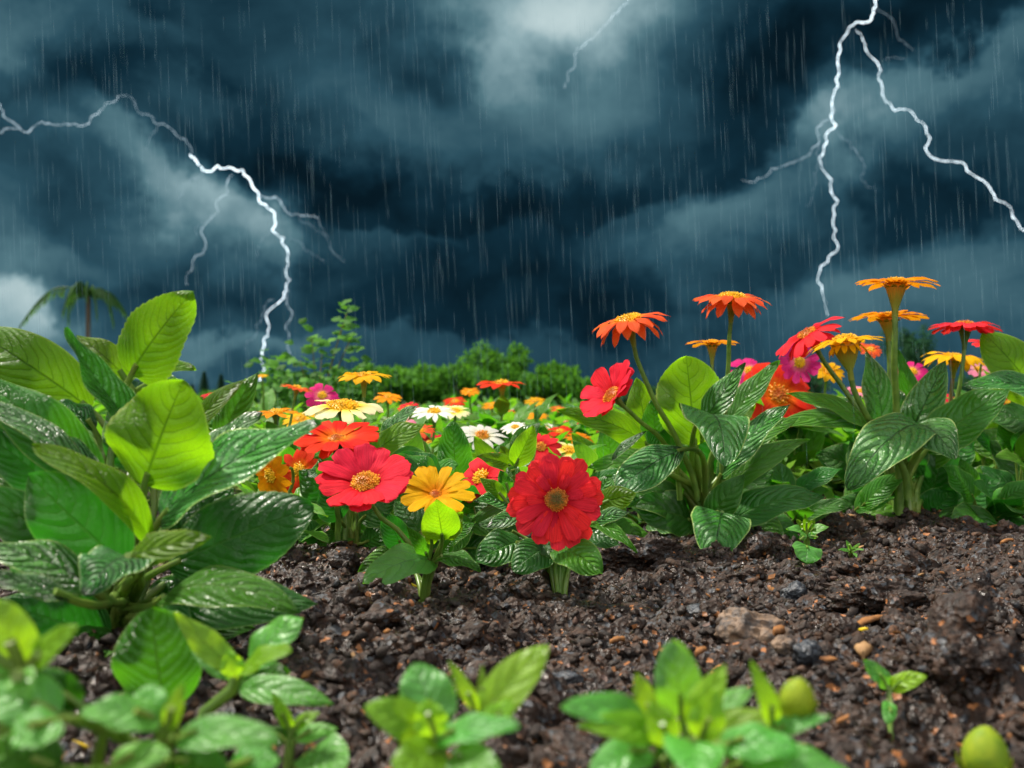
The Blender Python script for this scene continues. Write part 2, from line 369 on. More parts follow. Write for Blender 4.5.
# ------------------------------------------------------------------ mesh helpers
class MB:
    def __init__(self):
        self.v, self.f, self.uv, self.mi = [], [], [], []

    def grid(self, pts, uvs, mi=0, close=False):
        nr, nc = len(pts), len(pts[0])
        o = len(self.v)
        for r in pts: self.v.extend(r)
        for i in range(nr - 1):
            for j in range(nc if close else nc - 1):
                k = (j + 1) % nc
                self.f.append((o + i * nc + j, o + i * nc + k, o + (i + 1) * nc + k, o + (i + 1) * nc + j))
                u0 = uvs[i][j]; u1 = uvs[i + 1][j]
                ua = uvs[i][j + 1] if (j + 1) < len(uvs[i]) else uvs[i][0]
                ub = uvs[i + 1][j + 1] if (j + 1) < len(uvs[i]) else uvs[i + 1][0]
                self.uv.extend((u0, ua, ub, u1)); self.mi.append(mi)

    def poly(self, pts, uvs, mi=0):
        o = len(self.v); self.v.extend(pts)
        self.f.append(tuple(range(o, o + len(pts)))); self.uv.extend(uvs); self.mi.append(mi)

    def tube(self, path, rads, n=8, mi=0, cap=True, v0=0.0, v1=1.0):
        path = [Vector(p) for p in path]
        rows, uvs = [], []
        T = (path[1] - path[0]).normalized()
        A = T.orthogonal().normalized()
        for i, p in enumerate(path):
            T = (path[min(i + 1, len(path) - 1)] - path[max(i - 1, 0)]).normalized()
            A = (A - T * A.dot(T)).normalized(); B = T.cross(A)
            r = rads[i]
            rows.append([p + (A * math.cos(2 * PI * k / n) + B * math.sin(2 * PI * k / n)) * r for k in range(n)])
            vv = v0 + (v1 - v0) * i / (len(path) - 1)
            uvs.append([(k / n, vv) for k in range(n)])
        self.grid(rows, uvs, mi, close=True)
        if cap:
            self.poly(list(rows[-1]), [(0.5, v1)] * n, mi)
            self.poly(list(reversed(rows[0])), [(0.5, v0)] * n, mi)

    def build(self, name, mats, parent=None, loc=None, smooth=True):
        me = bpy.data.meshes.new(name)
        off = Vector(loc) if loc is not None else Vector((0, 0, 0))
        va = np.array([tuple(q) for q in self.v], dtype=np.float32) - np.array(off, dtype=np.float32)
        me.from_pydata(va.tolist(), [], self.f)
        ul = me.uv_layers.new(name='UVMap')
        ul.data.foreach_set('uv', np.array(self.uv, dtype=np.float32).ravel())
        for m_ in (mats if isinstance(mats, (list, tuple)) else [mats]): me.materials.append(m_)
        me.polygons.foreach_set('material_index', np.array(self.mi, dtype=np.int32))
        if smooth: me.polygons.foreach_set('use_smooth', [True] * len(self.f))
        me.update()
        o = bpy.data.objects.new(name, me); COL.objects.link(o)
        if parent is not None:
            o.parent = parent
        else:
            o.location = off
        return o


def bez(p0, p1, p2, p3, t):
    a = 1 - t
    return p0 * (a * a * a) + p1 * (3 * a * a * t) + p2 * (3 * a * t * t) + p3 * (t * t * t)


def thing(name, loc, label, cat, group=None):
    o = bpy.data.objects.new(name, None); COL.objects.link(o)
    o.location = loc; o.empty_display_size = 0.02
    o['label'] = label; o['category'] = cat
    if group: o['group'] = group
    return o


def tag(o, label=None, cat=None, group=None, kind=None):
    if label: o['label'] = label
    if cat: o['category'] = cat
    if group: o['group'] = group
    if kind: o['kind'] = kind
    return o


def prof_leaf(t, p=0.72, q=0.9):
    return max(0.0, math.sin(PI * t ** p)) ** q


def blade(mb, base, tip, W, N, bend=0.12, fold=0.25, curl=0.12, wave=0.05, twist=0.0, serr=0.0, nu=12, nv=26, p=0.72, q=0.9,
          tipdrop=0.0, seed=0, prof=None, mi=0, groove=0.0, ragged=0.0):
    """a leaf or petal blade with a bent spine; returns base position and starting tangent"""
    rnd = random.Random(seed)
    base, tip = Vector(base), Vector(tip)
    ch = tip - base; L = ch.length; X = ch.normalized()
    N = Vector(N); N = (N - X * N.dot(X)).normalized()
    p1 = base + ch * 0.30 + N * bend * L * 1.15
    p2 = base + ch * 0.72 + N * (bend * 0.9 + tipdrop) * L
    ph = rnd.uniform(0, 6.28); ph2 = rnd.uniform(0, 6.28)
    fr = rnd.uniform(1.3, 2.4)
    rows, uvs = [], []
    for i in range(nv + 1):
        t = i / nv
        c = bez(base, p1, p2, tip, t)
        dt = (bez(base, p1, p2, tip, min(1, t + .01)) - bez(base, p1, p2, tip, max(0, t - .01))).normalized()
        n = (N - dt * N.dot(dt)).normalized(); s = dt.cross(n)
        if twist:
            R = Matrix.Rotation(twist * t, 3, dt); n = R @ n; s = R @ s
        wd = 0.5 * W * (prof(t) if prof else prof_leaf(t, p, q))
        row, ur = [], []
        for j in range(nu + 1):
            u = -1 + 2 * j / nu
            au = abs(u)
            ww = wd
            if serr and au > 0.99:
                ww *= 1 + serr * ((t * 15 + 0.2) % 1.0)
            fo = fold * (1 - 0.6 * t)
            pt = c + s * (u * ww * math.cos(fo)) + n * (au * ww * math.sin(fo))
            pt += n * (-curl * W * 0.5 * au ** 2.2 * (wd / (0.5 * W + 1e-9)))
            pt += n * (wave * W * math.sin(fr * 6.28 * t + ph + (1.7 if u > 0 else 0)) * au ** 2 * min(1, t * 4))
            pt += n * (wave * 0.5 * W * math.sin(2.3 * t * 6.28 + ph2) * u)
            if groove: pt += n * (groove * W * math.cos(u * 3 * PI) * math.sin(PI * min(1, t * 1.1)) * 0.5)
            if ragged and t > 0.9: pt += dt * (ragged * L * (math.cos(u * 2 * PI + ph) * 0.5 - u * u * 0.6) * (t - 0.9) * 10)
            row.append(pt); ur.append(((u + 1) / 2, t))
        rows.append(row); uvs.append(ur)
    mb.grid(rows, uvs, mi)
    return base, (p1 - base).normalized()


def leaf(parent, base, tip, W, N, kind='mid', root=None, pr=0.0028, label=None, **kw):
    """one leaf (blade with its petiole) as a part of a plant; positions in world space"""
    mb = MB()
    b, tdir = blade(mb, base, tip, W, N, **kw)
    if root is not None:
        root = Vector(root); d = (b - root).length
        up = Vector((0, 0, 1))
        p1 = root + up * d * 0.38 + (b - root) * 0.10
        p2 = b - tdir * d * 0.30
        pts = [bez(root, p1, p2, b + tdir * 0.01, i / 10) for i in range(11)]
        mb.tube(pts, [pr * (1.35 - 0.65 * i / 10) for i in range(11)], 8, 1)
    o = mb.build('leaf', [LM[kind], PETIOLE], parent, parent.location)
    if label: o['label'] = label
    return o


def petal_prof(t):
    return (min(1.0, t / 0.62) ** 0.55 * 0.92 + 0.08) * (1.0 if t < 0.8 else math.sqrt(max(0.0, 1 - ((t - 0.8) / 0.2) ** 2)) * 0.85 + 0.15)


def petal_point(t):
    return (min(1.0, t / 0.55) ** 0.6 * 0.9 + 0.1) * (1.0 if t < 0.6 else max(0.03, 1 - ((t - 0.6) / 0.4) ** 1.9))


def disc_mesh(mb, c, A, B, C, r, dome=0.45, n=110, size=0.085, spike=1.0):
    """dome of little florets; C is the axis"""
    rows, uvs = [], []
    for i in range(7):
        a = i / 6 * PI / 2
        rr = r * math.sin(a); h = r * dome * math.cos(a)
        rows.append([c + (A * math.cos(k * PI / 8) + B * math.sin(k * PI / 8)) * rr + C * h for k in range(16)])
        uvs.append([(k / 16, i / 6) for k in range(16)])
    mb.grid(rows, uvs, 0, close=True)
    for k in range(n):
        q = math.sqrt((k + 0.5) / n); a = k * 2.39996
        pos = c + (A * math.cos(a) + B * math.sin(a)) * (r * q) + C * (r * dome * math.sqrt(max(0, 1 - q * q)))
        out = (C + (A * math.cos(a) + B * math.sin(a)) * q * 0.7).normalized()
        s = r * size * random.uniform(0.7, 1.25); h = s * random.uniform(1.6, 2.8) * spike
        e1 = out.orthogonal().normalized(); e2 = out.cross(e1)
        ring = [pos + (e1 * math.cos(z * PI / 2.5) + e2 * math.sin(z * PI / 2.5)) * s for z in range(5)]
        top = [pos + out * h + (e1 * math.cos(z * PI / 2.5) + e2 * math.sin(z * PI / 2.5)) * s * 0.55 for z in range(5)]
        mb.grid([ring, top], [[(0.5, q)] * 5] * 2, 0, close=True)
        mb.poly(top, [(0.5, q)] * 5, 0)


def frame_of(ax):
    C = Vector(ax).normalized()
    A = (Vector((1, 0, 0)) - C * C.x)
    A = A.normalized() if A.length > 0.1 else C.orthogonal().normalized()
    return A, C.cross(A), C


def flower(parent, c, ax, R, kind, disc='gold', calyx='green', rows=((13, 1.0, 0.12),), pw=0.42, droop=0.10, dr=0.22, cone=0.5, cone_r=0.16,
           root=None, sr=0.0026, seed=1, hero=True, point=False, dome=0.45, stem_mat=None, stem_ctrl=None, label=None, skip=None, cup=0.25, nflor=110):
    """flower head > petals, disc ; plus a stem to the root, all parts of the plant"""
    rnd = random.Random(seed)
    c = Vector(c); A, B, C = frame_of(ax)
    off = parent.location
    mb = MB()                                             # calyx / receptacle
    prf = [(-cone, 0.055), (-cone * 0.75, 0.075), (-cone * 0.45, cone_r * 0.62), (-cone * 0.15, cone_r * 0.95), (-0.03, cone_r * 1.05), (0.0, cone_r * 0.8)]
    rws = [[c + C * (h * R) + (A * math.cos(k * PI / 8) + B * math.sin(k * PI / 8)) * max(r * R, sr * 0.9) for k in range(16)] for h, r in prf]
    mb.grid(rws, [[(k / 16, i / 5) for k in range(16)] for i in range(6)], 0, close=True)
    for k in range(9 if hero else 0):                     # sepals hugging the receptacle
        a = k * 2 * PI / 9
        rd = A * math.cos(a) + B * math.sin(a)
        blade(mb, c + rd * cone_r * R * 0.8 - C * 0.14 * R, c + rd * (cone_r + 0.16) * R - C * 0.0 * R, 0.13 * R, C - rd * 0.6, 0.1, 0.1, 0.1, 0, 0, 0, 4, 6, mi=0)
    head = mb.build('flower_head', [CX[calyx]], parent, off)
    if label: head['label'] = label
    idx = 0
    allp = MB()
    for (n, lf, lift) in rows:
        a0 = rnd.uniform(0, 1)
        for k in range(n):
            idx += 1
            if skip and idx in skip: continue
            a = 2 * PI * (k + a0 + rnd.uniform(-.17, .17)) / n
            rd = A * math.cos(a) + B * math.sin(a)
            lft = lift + rnd.uniform(-.07, .07)
            ln = R * lf * rnd.uniform(0.9, 1.04)
            d = rd * math.cos(lft) + C * math.sin(lft)
            nn = C * math.cos(lft) - rd * math.sin(lft)
            b = c + rd * (dr * 0.62 * R) + C * (0.01 * R + 0.012 * R * (k % 3))
            tp = b + d * (ln - dr * 0.62 * R) - C * (droop * R * rnd.uniform(0.5, 1.3)) + rd.cross(C) * (rnd.uniform(-.06, .06) * R)
            W = pw * R * lf * rnd.uniform(0.9, 1.1)
            tgt = MB() if hero else allp
            blade(tgt, b, tp, W, nn, droop * 0.9 + rnd.uniform(0, .05), cup * rnd.uniform(0.5, 1.2), 0.10, 0.04 if hero else 0.02, rnd.uniform(-.25, .25), 0,
                  8 if hero else 4, 14 if hero else 7, prof=petal_point if point else petal_prof, seed=seed * 100 + idx, groove=0.03 if hero else 0, ragged=0.03 if hero else 0)
            if hero:
                o = tgt.build('petal', [PM[kind]], head, off)
    if not hero: allp.build('petals', [PM[kind]], head, off)
    db = MB()
    disc_mesh(db, c + C * 0.015 * R, A, B, C, dr * R, dome, nflor if hero else 36, 0.085 if hero else 0.15)
    db.build('disc', [DM[disc]], head, off)
    if root is not None:
        root = Vector(root)
        e = c - C * cone * R * 0.95
        d = (e - root).length
        q1 = Vector(stem_ctrl) if stem_ctrl is not None else root + Vector((0, 0, 1)) * d * 0.4
        q2 = e - C * d * 0.35
        sb = MB()
        k = 14
        sb.tube([bez(root, q1, q2, e, i / k) + (Vector((math.sin(i * 1.3 + seed), math.cos(i * 1.1 + seed), 0)) * 0.0008 if 0 < i < k else Vector()) for i in range(k + 1)],
                [sr * (1.3 - 0.45 * i / k) for i in range(k + 1)], 8)
        sb.build('stem', [stem_mat or STEM], parent, off)
    return head


def leaves(parent, root, D0, rows, spread=0.008, pr=0.0026):
    """rows: (bx, by, tx, ty, width_px, N, kind, dDbase, dDtip, extra dict)"""
    for i, r in enumerate(rows):
        bx, by, tx, ty, wpx, N, kind, db, dt = r[:9]
        kw = dict(r[9]) if len(r) > 9 else {}
        Db, Dt = D0 + db, D0 + dt
        rt = Vector(root) + Vector((random.uniform(-1, 1), random.uniform(-1, 1), 0)) * spread
        if kw.pop('noroot', False): rt = None
        kw.setdefault('seed', i + int(bx))
        leaf(parent, P(bx, by, Db), P(tx, ty, Dt), wpx * (Db + Dt) / 2 / FPX, N, kind, rt, kw.pop('pr', pr), **kw)


def gz(x, y):
    """height of the soil"""
    v = 0.012 * mnoise.noise(Vector((x * 5, y * 5, 1.3))) + 0.009 * mnoise.noise(Vector((x * 14, y * 14, 4.1)))
    return v


# ================================================================== THE SETTING
# ---- soil
def soil_mat():
    m, t = mat('wet_soil')
    tco = t.n('ShaderNodeTexCoord').outputs['Object']
    n1 = t.noise(tco, 22, 6, 0.65).outputs['Fac']
    n2 = t.noise(tco, 160, 5, 0.7).outputs['Fac']
    n3 = t.noise(tco, 70, 4, 0.6).outputs['Fac']
    vo = t.n('ShaderNodeTexVoronoi', {'Vector': tco, 'Scale': 260.0})
    vs = t.n('ShaderNodeSeparateXYZ', {0: vo.outputs['Color']})
    c = t.mix(t.rng(n2, 0.35, 0.7), (0.003, 0.0017, 0.0012), (0.054, 0.024, 0.011))
    c = t.mix(t.rng(n1, 0.45, 0.7), c, (0.022, 0.012, 0.008))
    c = t.mix(t.m('MULTIPLY', t.m('GREATER_THAN', vs.outputs[0], 0.975), 0.85), c, (0.34, 0.13, 0.04))
    c = t.mix(t.m('MULTIPLY', t.m('GREATER_THAN', vs.outputs[1], 0.93), 0.7), c, (0.06, 0.07, 0.082))
    h = t.m('ADD', t.m('MULTIPLY', n2, 0.6), t.m('MULTIPLY', vo.outputs['Distance'], 0.5))
    b = t.n('ShaderNodeBump', {'Strength': 1.0, 'Distance': 0.004, 'Height': h}).outputs[0]
    pr = t.n('ShaderNodeBsdfPrincipled', {'Base Color': c, 'Roughness': t.rng(n3, 0.35, 0.65, 0.22, 0.8), 'Normal': b, 'Specular IOR Level': 0.4})
    t.n('ShaderNodeOutputMaterial', {0: pr.outputs[0]})
    return m


SOIL = soil_mat()


def vnoise(x, y, s, seed=0):
    """vectorised value noise"""
    X = x * s; Y = y * s
    xi = np.floor(X).astype(np.int64); yi = np.floor(Y).astype(np.int64)
    fx = X - xi; fy = Y - yi
    fx = fx * fx * (3 - 2 * fx); fy = fy * fy * (3 - 2 * fy)

    def h(a, b):
        n = (a * 374761393 + b * 668265263 + seed * 1442695041) & 0x7fffffff
        n = ((n ^ (n >> 13)) * 1274126177) & 0x7fffffff
        return ((n ^ (n >> 16)) & 0xffff) / 65535.0
    return (h(xi, yi) * (1 - fx) + h(xi + 1, yi) * fx) * (1 - fy) + (h(xi, yi + 1) * (1 - fx) + h(xi + 1, yi + 1) * fx) * fy


def soil_h(x, y):
    near = np.clip((2.2 - y) / 0.6, 0, 1)
    h = (vnoise(x, y, 4, 1) - .5) * 0.026 + (vnoise(x, y, 11, 2) - .5) * 0.034
    r = 1 - np.abs(vnoise(x, y, 28, 3) * 2 - 1)
    h = h + (r - .5) * 0.017
    c = vnoise(x, y, 75, 4); h = h + (np.abs(c * 2 - 1)) * 0.010
    h = h + (vnoise(x, y, 190, 5) - .5) * 0.0045
    # clods and hollows that the photo shows
    for (px, py, r0, a) in ((970, 690, 0.045, 0.020), (300, 620, 0.07, 0.012), (640, 575, 0.05, 0.010), (860, 575, 0.07, 0.006), (985, 580, 0.07, 0.006), (850, 610, 0.05, -0.012), (930, 730, 0.03, -0.012)):
        D = CAM_H * FPX / (py - HZ); cx = (px - 512) / FPX * D
        h = h + a * np.exp(-((x - cx) ** 2 + (y - D) ** 2) / (r0 * r0))
    h = h - 0.004 * np.clip((y - 1.0) / 0.25, 0, 1) * np.clip((1.7 - y) / 0.3, 0, 1) * np.clip((x + 0.1) / 0.3, 0, 1)
    return h * near - 0.004


def add_np_mesh(name, v, faces_flat, nper, mats, smooth=True, uv=None, mi=None):
    me = bpy.data.meshes.new(name)
    nf = len(faces_flat) // nper
    me.vertices.add(len(v)); me.vertices.foreach_set('co', v.astype(np.float32).ravel())
    me.loops.add(len(faces_flat)); me.loops.foreach_set('vertex_index', faces_flat.astype(np.int32))
    me.polygons.add(nf)
    me.polygons.foreach_set('loop_start', np.arange(0, nf * nper, nper, dtype=np.int32))
    me.polygons.foreach_set('loop_total', np.full(nf, nper, dtype=np.int32))
    if smooth: me.polygons.foreach_set('use_smooth', np.ones(nf, dtype=bool))
    if mi is not None: me.polygons.foreach_set('material_index', mi.astype(np.int32))
    if uv is not None:
        ul = me.uv_layers.new(name='UVMap'); ul.data.foreach_set('uv', uv.astype(np.float32).ravel())
    for m_ in mats: me.materials.append(m_)
    me.update(calc_edges=True); me.validate()
    o = bpy.data.objects.new(name, me); COL.objects.link(o)
    return o


def grid_sheet(name, xs, ys, hf, mats):
    X, Y = np.meshgrid(xs, ys)
    Z = hf(X, Y)
    v = np.stack([X, Y, Z], -1).reshape(-1, 3)
    nx, ny = len(xs), len(ys)
    i = np.arange((ny - 1) * (nx - 1)); r = i // (nx - 1); c = i % (nx - 1)
    a = r * nx + c
    f = np.stack([a, a + 1, a + nx + 1, a + nx], -1).ravel()
    return add_np_mesh(name, v, f, 4, mats)


soil = grid_sheet('soil', np.concatenate([np.linspace(-1.6, -0.75, 60), np.linspace(-0.745, 0.745, 470), np.linspace(0.75, 1.6, 60)]),
                  np.concatenate([np.linspace(-0.6, 0.28, 30), np.linspace(0.283, 1.5, 460), np.linspace(1.51, 2.5, 60)]), soil_h, [SOIL])
tag(soil, 'dark wet brown garden soil with crumbs and hollows', kind='structure')

MEADOW = simple('meadow_ground', (0.05, 0.10, 0.025), 0.8, (0.03, 0.05, 0.02), 6, 0.5, 0.2, 0.02)
gm = MB()
ring = [(-1.58, -0.58), (1.58, -0.58), (1.58, 2.45), (-1.58, 2.45)]
out = [(-6000, -6000), (6000, -6000), (6000, 12000), (-6000, 12000)]
for k in range(4):
    a, b = k, (k + 1) % 4
    gm.poly([Vector((*out[a], -0.02)), Vector((*out[b], -0.02)), Vector((*ring[b], -0.010)), Vector((*ring[a], -0.010))], [(0, 0)] * 4)
tag(gm.build('ground', [MEADOW], smooth=False), 'green garden ground stretching to the horizon', kind='structure')

# ---- soil crumbs (stuff): one mesh of little irregular lumps
def ico(sub):
    import bmesh
    bm = bmesh.new(); bmesh.ops.create_icosphere(bm, subdivisions=sub, radius=1)
    v = np.array([x.co[:] for x in bm.verts]); f = np.array([[q.index for q in p.verts] for p in bm.faces]); bm.free()
    return v, f


def crumb_mat():
    m, t = mat('soil_crumb')
    ri = t.n('ShaderNodeNewGeometry').outputs['Random Per Island']
    tco = t.n('ShaderNodeTexCoord').outputs['Object']
    n2 = t.noise(tco, 240, 4, 0.7).outputs['Fac']
    c = t.ramp(ri, [(0.0, (0.006, 0.004, 0.003)), (0.50, (0.008, 0.0042, 0.0025)), (0.72, (0.038, 0.018, 0.009)), (0.90, (0.17, 0.078, 0.036)),
                    (0.92, (0.018, 0.020, 0.024)), (0.975, (0.05, 0.058, 0.068)), (0.992, (0.26, 0.09, 0.025)), (1.0, (0.40, 0.18, 0.04))])
    c = t.mix(t.rng(n2, 0.3, 0.7), c, (0.03, 0.018, 0.012), 'MIX')
    b = t.n('ShaderNodeBump', {'Strength': 1.0, 'Distance': 0.0025, 'Height': n2}).outputs[0]
    pr = t.n('ShaderNodeBsdfPrincipled', {'Base Color': c, 'Roughness': t.rng(t.m('FRACT', t.m('MULTIPLY', ri, 17.0)), 0, 1, 0.22, 0.85), 'Normal': b, 'Specular IOR Level': 0.4})
    t.n('ShaderNodeOutputMaterial', {0: pr.outputs[0]})
    return m


def scatter_crumbs(name, n, smin, smax, seed, mats, power=2.6, sub=1, rough=False):
    rs = np.random.RandomState(seed)
    iv, if_ = ico(sub)
    # more lumps close to the camera: uniform in depth^1, width follows the view
    y = 0.36 + (1.62 - 0.36) * rs.rand(n) ** 0.9
    x = (rs.rand(n) * 2 - 1) * (0.12 + y * 0.66)
    z = soil_h(x, y)
    s = smin + (smax - smin) * rs.rand(n) ** power
    s = s * (0.55 + 0.9 * vnoise(x, y, 18, 31))
    k = len(iv)
    V = np.repeat(iv[None], n, 0) * (1 + 1.0 * (rs.rand(n, k, 1) - .5))
    if rough:
        var = np.array([[(1 + .55 * mnoise.fractal(Vector(q) * 1.2 + Vector((j * 5.1, 0, 0)), .8, 2.0, 5) + .12 * mnoise.noise(Vector(q) * 9 + Vector((j, 0, 0)))) for q in iv] for j in range(14)])
        V = iv[None] * var[rs.randint(0, 14, n)][:, :, None]
    V *= (0.6 + 0.7 * rs.rand(n, 1, 3))
    a = rs.rand(n) * 2 * np.pi
    ca, sa = np.cos(a)[:, None], np.sin(a)[:, None]
    tl = (rs.rand(n) - .5)[:, None] * 1.6
    X = V[..., 0] * ca - V[..., 1] * sa; Y = V[..., 0] * sa + V[..., 1] * ca; Z = V[..., 2] * 0.75 + X * tl * 0.5
    V = np.stack([X * s[:, None] + x[:, None], Y * s[:, None] + y[:, None], Z * s[:, None] + (z + s * 0.25)[:, None]], -1).reshape(-1, 3)
    F = (if_[None] + (np.arange(n) * k)[:, None, None]).reshape(-1)
    return add_np_mesh(name, V, F, 3, mats, smooth=False)


CRUMB = crumb_mat()
tag(scatter_crumbs('soil_crumbs', 52000, 0.0008, 0.0052, 3, [CRUMB], 2.6), 'loose crumbs of wet brown and grey soil', kind='stuff')
tag(scatter_crumbs('soil_clods', 800, 0.005, 0.015, 5, [SOIL], 2.2, 3, True), 'bigger irregular clods lying in the soil', kind='stuff')

# ---- distinct pieces lying on the soil
def gpos(px, py):
    D = CAM_H * FPX / (py - HZ); x = (px - 512) / FPX * D
    return Vector((x, D, float(soil_h(np.array(x), np.array(D)))))


ROCK = simple('brown_rock', (0.22, 0.14, 0.085), 0.6, (0.055, 0.045, 0.04), 90, 1.0, 0.5, 0.004, detail=8)
SLATE = simple('blue_grey_stone', (0.045, 0.055, 0.068), 0.35, (0.014, 0.014, 0.016), 160, 0.9, 0.5, 0.003, detail=7)
BARK = simple('wood_chip', (0.26, 0.11, 0.03), 0.8, (0.13, 0.055, 0.02), 120, 0.8, 0.3, 0.002)
PALEW = simple('pale_wood_chip', (0.34, 0.20, 0.09), 0.75, (0.22, 0.12, 0.05), 120, 0.6, 0.3, 0.002)
YEL = simple('yellow_bit', (0.72, 0.55, 0.02), 0.4, (0.6, 0.4, 0.02), 100, 0.2)


def lump(name, px, py, sx_, sy_, sz_, m_, label, cat, rot=0, seed=1, group=None, sub=5, amp=0.35, tilt=0.0, facet=0.0):
    iv, if_ = ico(sub)
    g = gpos(px, py)
    v = []
    for q in iv:
        q = Vector(q)
        k = 1 + (0.16 * mnoise.noise(q * 9) + 0.12 * mnoise.noise(q * 19) if m_ is SOIL else 0) + amp * mnoise.fractal(q * 1.1 + Vector((seed * 3.1, seed, 0)), 1.0, 2.0, 4) + amp * 0.25 * mnoise.noise(q * 6 + Vector((seed, 0, 0)))
        if facet: q = Vector([math.copysign(abs(c) ** facet, c) for c in q])
        v.append(((q.x * k) * sx_, (q.y * k) * sy_, (q.z * k) * sz_))
    me = bpy.data.meshes.new(name); me.from_pydata(v, [], if_.tolist()); me.materials.append(m_)
    me.polygons.foreach_set('use_smooth', [True] * len(if_))
    o = bpy.data.objects.new(name, me); COL.objects.link(o)
    o.location = g + Vector((0, 0, sz_ * (0.1 if m_ is SLATE else 0.4))); o.rotation_euler = (0, tilt, rot)
    return tag(o, label, cat, group)


lump('rock', 749, 626, 0.026, 0.023, 0.018, ROCK, 'large angular brown rock half buried in the middle of the soil', 'rock', 0.3, 4, tilt=0.35, facet=0.75)
lump('stone', 560, 662, 0.015, 0.013, 0.009, SLATE, 'blue grey stone on the soil behind the blurred seedling clump', 'stone', 0.2, 6)
lump('stone', 546, 676, 0.007, 0.007, 0.006, SLATE, 'small dark round stone just below the blue grey stone', 'stone', 0.2, 8)
lump('stone', 806, 672, 0.010, 0.008, 0.008, SLATE, 'dark blue grey stone to the right below the brown rock', 'stone', 0.5, 9)
lump('stone', 782, 665, 0.008, 0.007, 0.006, ROCK, 'small tan stone touching the dark stone below the brown rock', 'stone', 0.5, 10)
lump('stone', 795, 590, 0.012, 0.010, 0.010, SLATE, 'small blue grey stone standing above and right of the brown rock', 'stone', 0.2, 13)
lump('stone', 700, 612, 0.016, 0.012, 0.009, SLATE, 'flat blue grey stone just left of the brown rock', 'stone', 0.2, 14)
lump('soil_clod', 962, 700, 0.026, 0.020, 0.014, SOIL, 'large rough brown clod in the right foreground', 'clod of soil', 0.4, 21, amp=0.5)
lump('soil_clod', 640, 560, 0.045, 0.03, 0.020, SOIL, 'raised brown clod between the big red flower and the broad leaved plant', 'clod of soil', 0.1, 22, amp=0.5)
lump('soil_clod', 600, 600, 0.035, 0.03, 0.010, SOIL, 'low brown clod in front of the big red flower', 'clod of soil', 0.1, 24, amp=0.5)
lump('soil_clod', 880, 600, 0.045, 0.03, 0.016, SOIL, 'dark clod in front of the right broad leaved plant', 'clod of soil', 0.1, 23, amp=0.5)


def chip(px, py, L, w_, m_, label, rot, seed, h=0.003, bend=0.08):
    g = gpos(px, py) + Vector((0, 0, h + 0.003))
    mb = MB()
    d = Vector((math.cos(rot), math.sin(rot), 0.12))
    a, b = -d * L / 2, d * L / 2
    rnd = random.Random(seed); rows = []; uvs = []
    for i in range(11):
        t = i / 10
        c = a.lerp(b, t) + Vector((0, 0, bend * L * math.sin(PI * t)))
        sd_ = Vector((-d.y, d.x, 0)); ww = w_ / 2 * (math.sin(PI * min(1, max(0.02, t))) ** 0.5) * rnd.uniform(0.75, 1.15)
        rows.append([c + sd_ * ww * math.cos(k * PI / 4) + Vector((0, 0, 1)) * h * 0.5 * math.sin(k * PI / 4) * rnd.uniform(.6, 1.3) for k in range(8)])
        uvs.append([(k / 8, t) for k in range(8)])
    mb.grid(rows, uvs, close=True); mb.poly(rows[-1], [(0, 0)] * 8); mb.poly(rows[0][::-1], [(0, 0)] * 8)
    o = mb.build('wood_chip', [m_]); o.location = g
    return tag(o, label, 'wood chip')


chip(868, 632, 0.036, 0.009, BARK, 'orange brown sliver of bark right of the brown rock', 0.5, 1, 0.004)
chip(872, 604, 0.012, 0.004, PALEW, 'short pale chip just above the orange bark sliver', -0.6, 2)
chip(853, 588, 0.012, 0.007, BARK, 'small orange chip above the bark sliver in the right of the soil', 0.2, 3)
chip(862, 678, 0.014, 0.010, PALEW, 'curved pale tan chip left of the two leaved seedling', 1.2, 4, 0.006, 0.1)
chip(1006, 575, 0.018, 0.006, BARK, 'orange chip at the right end of the soil', 0.4, 5)
chip(846, 587, 0.030, 0.003, PALEW, 'thin pale twig lying behind the chips on the right', 0.25, 6)
chip(778, 633, 0.010, 0.009, BARK, 'bright orange crumb of bark touching the brown rock', 0.4, 7, 0.007)
chip(985, 672, 0.022, 0.010, YEL, 'yellow leaf fragment on the soil at the right', 0.1, 8, 0.003)
chip(433, 667, 0.009, 0.007, YEL, 'bright yellow fleck above the blurred left seedling clump', 0.1, 9, 0.005, 0.05)
chip(378, 636, 0.010, 0.005, BARK, 'small orange fleck on the soil below the yellow flower plant', -0.5, 10, 0.004)
chip(700, 655, 0.012, 0.006, BARK, 'rusty chip on the soil below and left of the brown rock', 0.8, 11, 0.004)
chip(617, 636, 0.012, 0.006, BARK, 'rusty chip on the bare soil in front of the big red flower', 0.3, 12, 0.004)

litter_rs = random.Random(44)
lt = MB()
for k in range(230):
    y = litter_rs.uniform(0.45, 1.5); x = litter_rs.uniform(-1, 1) * (0.1 + y * 0.6)
    g = Vector((x, y, float(soil_h(np.array(x), np.array(y))) + 0.003))
    a = litter_rs.uniform(0, 6.28); L = litter_rs.uniform(0.002, 0.007)
    d = Vector((math.cos(a), math.sin(a), litter_rs.uniform(-.3, .5))) * L; s_ = Vector((-math.sin(a), math.cos(a), 0.3)) * L * 0.45
    up_ = Vector((0, 0, 0.0012))
    mi_ = litter_rs.choice([0, 0, 0, 1, 1, 2])
    q = [g - d, g + s_, g + d, g - s_]
    lt.poly([p + up_ for p in q], [(0, 0)] * 4, mi_)
    for i in range(4): lt.poly([q[i], q[(i + 1) % 4], q[(i + 1) % 4] + up_, q[i] + up_], [(0, 0)] * 4, mi_)
tag(lt.build('leaf_litter', [BARK, PALEW, YEL], smooth=False), 'tiny orange and tan plant fragments scattered over the soil', kind='stuff')

